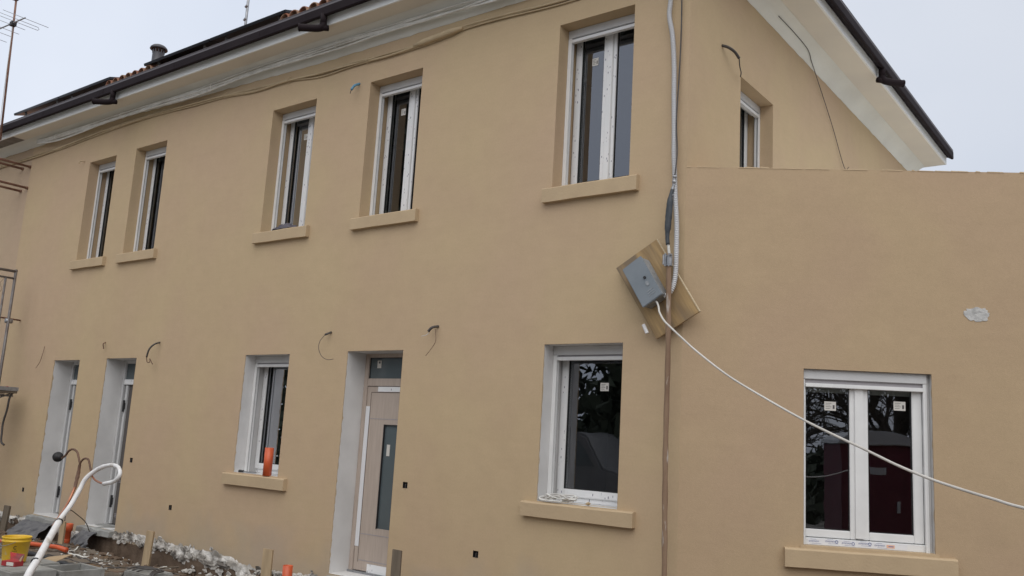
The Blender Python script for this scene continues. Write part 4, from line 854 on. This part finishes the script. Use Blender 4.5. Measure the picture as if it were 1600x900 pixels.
# antennas
an=empty('tv_antenna',(-13.6,-.6,6.3),label='television aerial with many rods on a thin leaning mast at the far left',cat='antenna')
o_=Vector((-13.6,-.6,6.3)); AT=lambda n,a,b,r,m='steel': MB().tube([Vector(a)-o_,Vector(b)-o_],r,8).build(n,M[m],an,smooth=True)
AT('mast',(-13.45,-.6,6.45),(-13.78,-.6,9.60),.02,'rust'); AT('boom',(-15.0,-.63,8.83),(-13.14,-.63,8.745),.013)
for X,a,b,z in ((-13.2,-1.0,-.18,8.755),(-13.75,-.86,-.36,8.77),(-14.1,-.92,-.32,8.785),(-14.4,-.95,-.3,8.80),(-14.8,-1.0,-.25,8.815)): AT('rod',(X,a,z),(X,b,z),.005)
for dz in (.0,.06): AT('dipole',(-13.50,-.98,8.75+dz),(-13.50,-.24,8.75+dz),.005)
MB().tube([Vector((-13.5,-.24,8.75))-o_,Vector((-13.5,-.215,8.78))-o_,Vector((-13.5,-.24,8.81))-o_],.005,6).build('dipole_end',M['steel'],an)
MB().box((-.12,-.06,2.42),(-.02,.03,2.50)).build('mast_clamp',M['gasket'],an); MB().box((-.20,-.05,2.97),(-.10,.03,3.02)).build('mast_clamp',M['gasket'],an)
MB().tube([Vector(p)-o_ for p in spline([(-13.66,-.62,8.7),(-13.60,-.63,8.1),(-13.58,-.62,7.4),(-13.50,-.63,6.8),(-13.46,-.62,6.5)],4)],.005,6).build('lead_cable',M['cabw'],an)
m2=empty('antenna_mast',(-9.41,1.5,7.4),label='short thin metal mast on the roof between flue and tiles',cat='mast')
MB().tube([(0,0,-.1),(-.0,0,2.6)],.024,8).build('pole',M['steel'],m2,smooth=True)
for z in (1.25,1.5): MB().tube([(-.02,-.03,z),(.03,-.03,z+.03)],.02,6).build('clip',M['steel'],m2)

# ------------------------------------------------------------------ objects on the ground
def gob(name,label,cat,loc,**k): return empty(name,loc,label=label,cat=cat,**k)
# insulated pipe bundle
px=empty('insulated_pipe',(-4.95,-3.12,-.12),label='white foam-insulated pipe rising from the rubble and bending into a loop',cat='pipe')
o_=Vector((-4.95,-3.12,-.12))
UPP=[(-5.658,-2.55,.364),(-5.90,-2.36,.50),(-6.039,-2.2,.625),(-6.087,-2.1,.782),(-6.08,-2.05,.905),(-5.982,-2.0,1.001),(-5.796,-2.0,1.06),(-5.577,-2.03,1.08),(-5.415,-2.06,1.057),(-5.334,-2.09,.996),(-5.411,-2.1,.925),(-5.642,-2.08,.882)]
CT=lambda n,pts,r,m,jit=0,seg=5: MB().tube([Vector(p)-o_ for p in spline(pts,seg)],r,10,jit=jit).build(n,M[m],px,smooth=not jit)
CT('lower_sleeve',[(-4.95,-3.12,-.14),(-5.028,-3.05,.02),(-5.10,-2.98,.125),(-5.243,-2.85,.222),(-5.658,-2.55,.38),(-5.905,-2.36,.49)],.035,'foam')
CT('upper_sleeve',UPP,[.026]*16+[.024]*14+[.021]*26,'foam')
CT('copper_pipe',[(-5.948,-2.40,.429),(-6.033,-2.32,.489),(-6.208,-2.15,.623),(-6.286,-2.05,.794)],.014,'copper')
CT('wrapped_cable',[(-6.29,-2.05,.78),(-6.351,-2.0,.928),(-6.342,-2.0,1.048),(-6.273,-2.0,1.108),(-6.175,-2.0,1.106),(-6.112,-2.0,1.027),(-6.063,-2.0,.947)],[.016,.018,.021,.018,.022,.019,.021,.017,.018,.016]+[.011]*21,'cabr',.3)
CT('copper_pipe',[(-6.063,-2.0,.947),(-5.996,-2.01,.918),(-5.898,-2.03,.897),(-5.76,-2.06,.887),(-5.642,-2.08,.882)],.010,'copper')
CT('branch_cable',[(-6.342,-2.0,1.048),(-6.389,-2.0,1.115),(-6.432,-2.0,1.169),(-6.497,-2.0,1.195),(-6.571,-2.0,1.198),(-6.637,-2.0,1.173),(-6.683,-2.0,1.128),(-6.76,-2.0,1.087)],.012,'cabr',.25)
for p,d in (((-5.87,-2.385,.475),(-.5,.37,.28)),((-5.194,-2.90,.195),(-.5,.40,.28))):
    d=Vector(d).normalized(); MB().tube([Vector(p)-o_,Vector(p)+d*.016-o_],.040,12).build('cable_tie',M['gasket'],px)
MB().tube([Vector(p)-o_ for p in spline([(-5.86,-2.33,.49),(-6.1,-2.2,.56),(-6.6,-1.9,.52),(-7.2,-1.5,.40),(-8.1,-.9,.2),(-8.9,-.4,-.02)],6)],.006,6).build('tie_wire',M['cabk'],px)
ec=gob('black_pipe_cap','round black funnel-shaped cap hanging before the first white doorway','cap',(-6.86,-2.0,1.098))
k=MB(); cd_=Vector((.89,-.45,.02)); k.tube([cd_*-.10,cd_*-.05,cd_*-.02,cd_*.03,cd_*.05,cd_*.045,cd_*.0],[.012,.025,.046,.056,.058,.045,.015],20); k.build('funnel',M['gasket'],ec,smooth=True)
# stakes
for i,(x,y,zt,w_,m,lab,tilt) in enumerate(((-7.66,-.25,.115,.10,'stake','pale wooden stake standing in front of the broken plaster, right of the second doorway',.03),(-5.0,-.35,.19,.115,'stake','pale wooden stake left of the short orange pipe stub',.0),(-2.86,-.45,.435,.095,'stakeg','weathered grey wooden stake at the right side of the wooden front door',.0),(-11.78,-.3,.09,.11,'stakeg','greyish wooden stake at the far left picture edge',.05),(-9.56,-.45,.06,.075,'stake','narrow wooden stake behind the white insulated pipe',.0))):
    k=MB(); w2=w_/2; k.hexa([(-w2,-.022,-.7),(w2,-.022,-.7),(w2,.022,-.7),(-w2,.022,-.7),(-w2+tilt,-.022,.004),(w2+tilt,-.022,-.004),(w2+tilt,.022,-.01),(-w2+tilt,.022,0)])
    o=k.build('wooden_stake',M[m],bevel=.003); o.location=(x,y,zt); o.rotation_euler.z=R(32 if i!=3 else 20); tag(o,lab,'stake','wooden stakes driven in along the wall')
# orange pipes
op=gob('orange_drain_pipe','orange drain pipe elbow rising beside the second white doorway','drain pipe',(-9.73,-.30,-.24))
MB().lathe((0,0,0),[(.064,-.05),(.066,.13),(.08,.14),(.082,.24),(.074,.245),(.072,.15)],24).build('socket',M['orange'],op,smooth=True)
MB().tube(spline([(0,0,.02),(-.0,-.01,-.03),(-.03,-.08,-.07),(-.05,-.2,-.09)],4),.066,18).build('elbow',M['orange'],op,smooth=True)
k=MB(); k.lathe((0,0,0),[(.050,-.3),(.055,-.3),(.055,0),(.050,0),(.050,-.3)],24); o=k.build('orange_pipe_stub',M['orange'],smooth=True); o.location=(-4.51,-.45,.075); tag(o,'short red-orange pipe stub left of the wooden front door','pipe')
o=MB().tube([(-1.3,-.25,-.10),(0,0,0),(.95,.12,.03),(1.15,.15,.01)],[.03,.03,.03,.035],16).build('orange_buried_pipe',M['orange'],smooth=True); o.location=(-9.9,-.92,-.245); tag(o,'orange pipe lying half buried behind the yellow bucket','pipe')
# concrete elements
bl=MB(); bl.box((-.22,-.24,-.36),(.22,.22,0)); bl.box((-.19,-.21,-.001),(.19,.19,.004)); o=bl.build('concrete_block',M['conc'],bevel=.008); o.location=(-6.06,-2.57,0.0); tag(o,'grey concrete chamber block in the lower left corner beneath the red box','concrete block')
sl_=MB().box((-.45,-.5,-.33),(.13,.42,-.006)).build('concrete_slab',M['conc'],bevel=.01); sl_.location=(-6.46,-2.5,0); sl_.location.x=-6.44; tag(sl_,'grey concrete slab under the yellow bucket','concrete slab')
hb=MB(); a,b,c,d=-.24,.24,-.235,.235; t=.045
hb.box((a,c,-.32),(b,c+t,0)); hb.box((a,d-t,-.32),(b,d,0)); hb.box((a,c+t,-.32),(a+t,d-t,0)); hb.box((b-t,c+t,-.32),(b,d-t,0)); hb.box((a+t,c+t,-.32),(b-t,d-t,-.22))
o=hb.build('open_concrete_chamber',M['conc'],bevel=.004); o.location=(-6.04,-2.085,-.02); tag(o,'open hollow grey concrete chamber next to the white pipe foot','concrete box')
lid=gob('grey_chamber_lid','small grey box with looped cables on top in the dirt near the stake','concrete lid',(-5.98,-1.22,-.12))
MB().box((-.24,-.17,-.16),(.24,.17,.0)).build('block',M['conc'],lid,bevel=.015)
for n_ in range(3):
    MB().tube(spline([(-.3+.1*n_,-.2,-.15),(-.22+.1*n_,-.12,.01),(-.1+.1*n_,.02,.035),(.08+.08*n_,.03,.03),(.2+.03*n_,-.1,.01),(.24+.05*n_,-.2,-.14)],5),.010,7).build('loop_cable',M['cabk'],lid,smooth=True)
# bucket
bk=gob('yellow_bucket','yellow plastic bucket with a dark round mark standing on the concrete slab','bucket',(-6.545,-2.47,.0))
MB().lathe((0,0,0),[(0,.004),(.132,.004),(.136,.02),(.158,.225),(.167,.228),(.168,.24),(.160,.243),(.161,.262),(.170,.265),(.170,.280),(.163,.281),(.160,.262),(.153,.24),(.13,.03),(0,.03)],36).build('body',M['yellow'],bk,smooth=True)
k=MB(); k.tube([( .172*math.cos(t),.172*math.sin(t),.235-.05*math.sin((t-3.6)/2.2*math.pi)) for t in [3.6+2.2*i/14 for i in range(15)]],.003,6); k.build('handle',M['steel'],bk)
def on_bucket(a,z): r=.136+(z-.02)/.205*.022+.0015; return (r*math.cos(a),r*math.sin(a),z)
k=MB(); A0=R(-27)
k.tube([on_bucket(A0+.10*math.cos(t),.172+.0165*math.sin(t)) for t in [R(40)+R(280)*i/14 for i in range(15)]],.0035,6)
for q in range(7): k.tube([on_bucket(A0-.20+.055*q,.128+.003*(q%2)),on_bucket(A0-.18+.055*q,.139-.003*(q%3))],.0022,4)
k.build('print',M['gasket'],bk); bk.scale=(.86,.86,.95)
rb=gob('red_box','small red cardboard box with torn open flaps in front of the yellow bucket','box',(-6.27,-2.60,.005))
k=MB(); k.box((-.10,-.055,0),(.08,.055,.05)); k.build('box_body',M['red'],rb,bevel=.002).rotation_euler.z=R(20)
k=MB(); k.hexa([(-.09,.045,.05),(.07,.045,.05),(.07,.05,.05),(-.09,.05,.05),(-.12,.06,.12),(.05,.08,.11),(.05,.085,.11),(-.12,.065,.12)]); k.build('flap',M['ragr'],rb).rotation_euler.z=R(20)
k=MB(); k.box((-.03,-.0575,.008),(.06,-.0545,.042)); k.build('label_sticker',M['sticker'],rb).rotation_euler.z=R(20)
k=MB(); k.hexa([(.03,.04,.05),(.09,.03,.05),(.09,.035,.05),(.03,.045,.05),(.05,.05,.09),(.10,.04,.11),(.10,.045,.11),(.05,.055,.09)]); k.build('flap',M['card'],rb)
o=MB().hexa([(-.18,-.13,-.02),(.17,-.10,0),(.2,.12,.03),(-.15,.14,.0),(-.18,-.13,-.015),(.17,-.10,.005),(.2,.12,.035),(-.15,.14,.005)]).build('cardboard_sheet',M['card']); o.location=(-6.62,-2.05,-.02); o.rotation_euler=(R(8),R(-6),R(20)); tag(o,'flat torn piece of cardboard behind the yellow bucket','cardboard')
# hoses and cables on the ground
def ground_tube(name,xy,r,m,label,cat,lift=0,n=8):
    P=spline([(x,y,0) for x,y in xy],8); c0=Vector((P[0].x,P[0].y,gz(P[0].x,P[0].y)))
    o=MB().tube([Vector((p.x,p.y,gz(p.x,p.y,True)+r*.8+lift))-c0 for p in P],r,n).build(name,M[m],smooth=True); o.location=c0; return tag(o,label,cat)
ground_tube('black_corrugated_hose',[(-9.2,-1.25),(-8.83,-1.28),(-8.328,-1.22),(-7.789,-1.24),(-7.052,-1.40),(-6.5,-1.62),(-5.9,-1.7)],.035,'gasket','thick black corrugated hose snaking over the ground behind the concrete chamber','hose',n=10)
ground_tube('white_short_pipe',[(-7.55,-1.62),(-7.2,-1.56),(-6.75,-1.60)],.035,'foam','short white pipe lying behind the open concrete chamber','pipe',.03,10)
ground_tube('red_striped_tape',[(-6.75,-1.22),(-6.5,-1.12),(-6.32,-1.0)],.014,'ragr','strip of red and white tape lying on the dirt','tape',.01,6)
for i,(xy,r,m,lab) in enumerate((([(-9.2,-.55),(-8.4,-.72),(-7.6,-.62),(-6.9,-.45),(-6.2,-.38),(-5.4,-.42),(-4.7,-.5)],.009,'cabk','thin black cable running along the ground parallel to the wall'),
  ([(-8.8,-1.0),(-8.2,-.92),(-7.7,-.74),(-7.3,-.66)],.008,'cabk','short black cable near the white debris'),
  ([(-7.4,-1.0),(-6.9,-.72),(-6.4,-.55),(-5.7,-.48),(-5.2,-.30)],.008,'cabr','brown cable crossing the dirt mound toward the pale stake'),
  ([(-7.05,-.18),(-7.02,-.45),(-6.8,-.62),(-6.55,-.85),(-6.2,-1.0)],.011,'cabg','grey cable coming out from under the broken plaster'),
  ([(-9.35,-.28),(-9.0,-.5),(-8.8,-.72),(-8.6,-.66),(-8.4,-.5)],.011,'cabg','grey looped cable below the second doorway'),
  ([(-10.9,-.5),(-10.4,-.42),(-9.9,-.55),(-9.3,-.48)],.009,'cabk','black cable beside the orange drain pipe'))):
    ground_tube('ground_cable',xy,r,m,lab,'cable')
def drape(c,w_,label,seed,z0,z1,d):
    vs=[];fs=[];n=26;m=12; rnd=random.Random(seed)
    for j in range(m+1):
        v=j/m
        for i in range(n+1):
            u_=i/n; fold=.05*math.sin(u_*19+2*math.sin(v*2+seed))*min(1,v*1.6)+.03*noise.noise(Vector((u_*9,v*5,seed)))
            x=(u_-.5)*w_*(1+.15*v)+.05*noise.noise(Vector((v*4,u_*3,seed))); zb=z0+(z1-z0)*(v**1.4)+.04*noise.noise(Vector((u_*6,v*3,seed+5)))*(1-v*.5)
            vs.append((x,-d*v**.8+fold*.8,zb+fold*.3))
    for j in range(m):
        for i in range(n): a=j*(n+1)+i; fs.append((a,a+1,a+n+2,a+n+1))
    o=MB().add(vs,fs).build('geotextile_sheet',M['geo'],smooth=True); o.location=c; tag(o,label,'fabric sheet')
drape((-10.9,-.10,0),.85,'crumpled grey fabric sheet draped below the first white doorway',11,-.10,-.30,.34)
drape((-9.42,-.12,0),.42,'dark grey fabric piece draped right of the orange drain elbow',5,-.08,-.36,.20)
o=MB().hexa([(-.6,-.12,0),(.6,-.12,0),(.6,.12,.02),(-.6,.12,.0),(-.6,-.12,.03),(.6,-.12,.03),(.6,.12,.05),(-.6,.12,.03)]).build('loose_board',M['stakeg'],bevel=.003); o.location=(-11.3,-.8,-.27); o.rotation_euler=(.05,.06,R(-14)); tag(o,'grey loose plank lying in the dirt at the far left','plank')

# ------------------------------------------------------------------ behind the camera, seen in the window glass
tt=empty('portable_toilet',(6.05,-3.85,-.1),R(30),label='dark red portable toilet with pale domed roof, seen reflected in the extension window',cat='portable toilet')
k=MB(); k.box((-.53,-.55,.12),(.53,.55,1.92)); 
for x in (-.35,-.12,.12,.35): k.box((x-.02,.55,.2),(x+.02,.562,1.85))
k.build('cabin',M['toilet'],tt,bevel=.02)
k=MB(); k.box((-.56,-.58,0),(.56,.58,.12)); k.build('skid_base',M['gasket'],tt)
k=MB(); n=10
pts=[(.58*math.cos(math.pi*j/n),-.6,1.92+.22*math.sin(math.pi*j/n)) for j in range(n+1)]; k.prism(pts,(0,1.2,0)); k.build('roof',M['toiletroof'],tt,bevel=.01)
k=MB(); k.box((-.36,.565,.2),(.36,.585,1.8)); dr=k.build('door',M['toilet'],tt,bevel=.008); MB().box((.26,.585,.95),(.31,.61,1.12)).build('latch',M['toiletroof'],dr); MB().box((-.12,.585,1.5),(.12,.59,1.6)).build('sign_plate',M['toiletroof'],dr)
def bare_tree(loc,h,lab,seed):
    rnd=random.Random(seed); r=empty('bare_tree',loc,label=lab,cat='tree',group='bare trees across the road behind the viewer')
    tr=MB(); tr.tube([(0,0,-.2),(.1,0,h*.2),(.05,.1,h*.42)],[.24,.19,.13],8); tr.build('trunk',M['bark'],r,smooth=True)
    k=MB()
    def br(p,d,L,rad,lv):
        q=p+d*L*.5+Vector((rnd.uniform(-.1,.1),rnd.uniform(-.1,.1),.05))*L; e=p+d*L
        k.tube([p,q,e],[rad,rad*.75,rad*.5],3 if lv>1 else 6,cap=False)
        if lv>=4: return
        for i in range((6,6,6,6)[lv]):
            t=rnd.uniform(.35,1); b=p+(e-p)*t; v=Vector((rnd.gauss(0,1),rnd.gauss(0,1),rnd.gauss(.35,.7))).normalized()
            br(b,(d*.8+v*.9).normalized(),L*rnd.uniform(.5,.75),rad*.5,lv+1)
    for i in range(9):
        a=i*1.05+rnd.random(); br(Vector((.05,.1,h*(.10+.04*i))),Vector((math.cos(a)*.7,math.sin(a)*.7,.8)).normalized(),h*.3,.09,1)
    k.build('crown',M['bark'],r)
bare_tree((11.5,-8.5,-.1),7,'bare winter tree behind the portable toilet',1)
bare_tree((7.6,-9.5,-.1),6.5,'bare winter tree left of the toilet seen from the house',2)
bare_tree((15,-9,-.1),8,'tall bare winter tree farthest right across the road',3)
def conifer(loc,h,w_,lab,seed):
    rnd=random.Random(seed); r=empty('evergreen_tree',loc,label=lab,cat='tree',group='dark evergreen trees behind the viewer')
    MB().tube([(0,0,-.2),(0,0,h*.9)],[.18,.04],8).build('trunk',M['bark'],r,smooth=True)
    k=MB(); N=int(1500*max(1,h/5))
    for i in range(N):
        t=rnd.random()**.9; z=h*(.0+.98*t); a=rnd.uniform(0,6.283); rr=w_*(1-t)**.45*rnd.uniform(.3,1)*(1+.15*math.sin(5*a+z*2)); c=Vector((rr*math.cos(a),rr*math.sin(a),z)); s_=rnd.uniform(.25,.5)
        u_=Vector((rnd.gauss(0,1),rnd.gauss(0,1),rnd.gauss(0,1))).normalized()*s_; v_=Vector((rnd.gauss(0,1),rnd.gauss(0,1),rnd.gauss(0,1))).normalized()*s_
        k.add([c,c+u_,c+v_],[(0,1,2)])
    k.build('crown',M['leaf'],r)
for i,(x,y,h,w_) in enumerate(((-19,-14,14.5,3.4),(-23,-15,15.5,3.6),(-27.5,-15.5,15,3.5),(-13,-21,4,3),(-7.8,-13,5.6,3.0),(-4,-13.5,6.3,3.2),(.5,-14,5,3.2),(14.5,-13,1.9,3.8),(20,-12,2.0,3.8),(-33,-16,15.5,3.6),(9.5,-12.5,1.8,3.6))):
    conifer((x,y,-.1),h,w_,['tall evergreen in the row opposite the upper windows','broad dark evergreen in the row, second from its east end','dark evergreen in the middle of the row opposite','smaller evergreen at the east end of the row','low round evergreen opposite the wooden door','low evergreen opposite the corner','low evergreen straight behind the viewer','low wide evergreen shrub behind the bare trees','low evergreen shrub at the far east','westernmost dark evergreen opposite','low evergreen shrub between the bare trees and the van'][i],i+20)

# parked van whose pale side shows in the ground-floor glass
vn=empty('parked_van',(-8.2,-10.6,-.05),R(8),label='small dull grey parked van in front of the low evergreens opposite the house',cat='van')
M['vanp']=mat('van_paint',(.16,.165,.175),rough=.4); M['tyre']=mat('tyre',(.03,.03,.03),rough=.85)
side=[(-2.1,.45),(-2.15,1.0),(-2.05,1.75),(-1.9,1.9),(.55,1.92),(.8,1.85),(1.35,1.12),(2.05,.98),(2.2,.8),(2.22,.42),(1.75,.36),(-1.7,.36)]
k=MB(); k.prism([(x,-.85,z) for x,z in side],(0,1.7,0)); k.build('body',M['vanp'],vn,bevel=.05)
for sy in (-.855,.855):
    k=MB(); a=.004 if sy>0 else -.004; k.prism([(x,sy-a/2,z) for x,z in ((.15,1.15),(.15,1.72),(.62,1.72),(1.12,1.15))],(0,a,0)); k.build('side_window',M['frost'],vn)
    for x in (-1.35,1.4):
        k=MB(); k.tube([(x,sy-.10,.32),(x,sy+.02*(1 if sy>0 else -1),.32)],.32,22); wh=k.build('wheel',M['tyre'],vn)
        k=MB(); k.tube([(x,sy+.02*(1 if sy>0 else -1),.32),(x,sy+.035*(1 if sy>0 else -1),.32)],.19,16); k.build('rim',M['steel'],wh)
    k=MB(); k.box((2.12,sy*.75-.12,.72),(2.225,sy*.75+.12,.86)); k.build('headlight',M['sticker'],vn,bevel=.01)
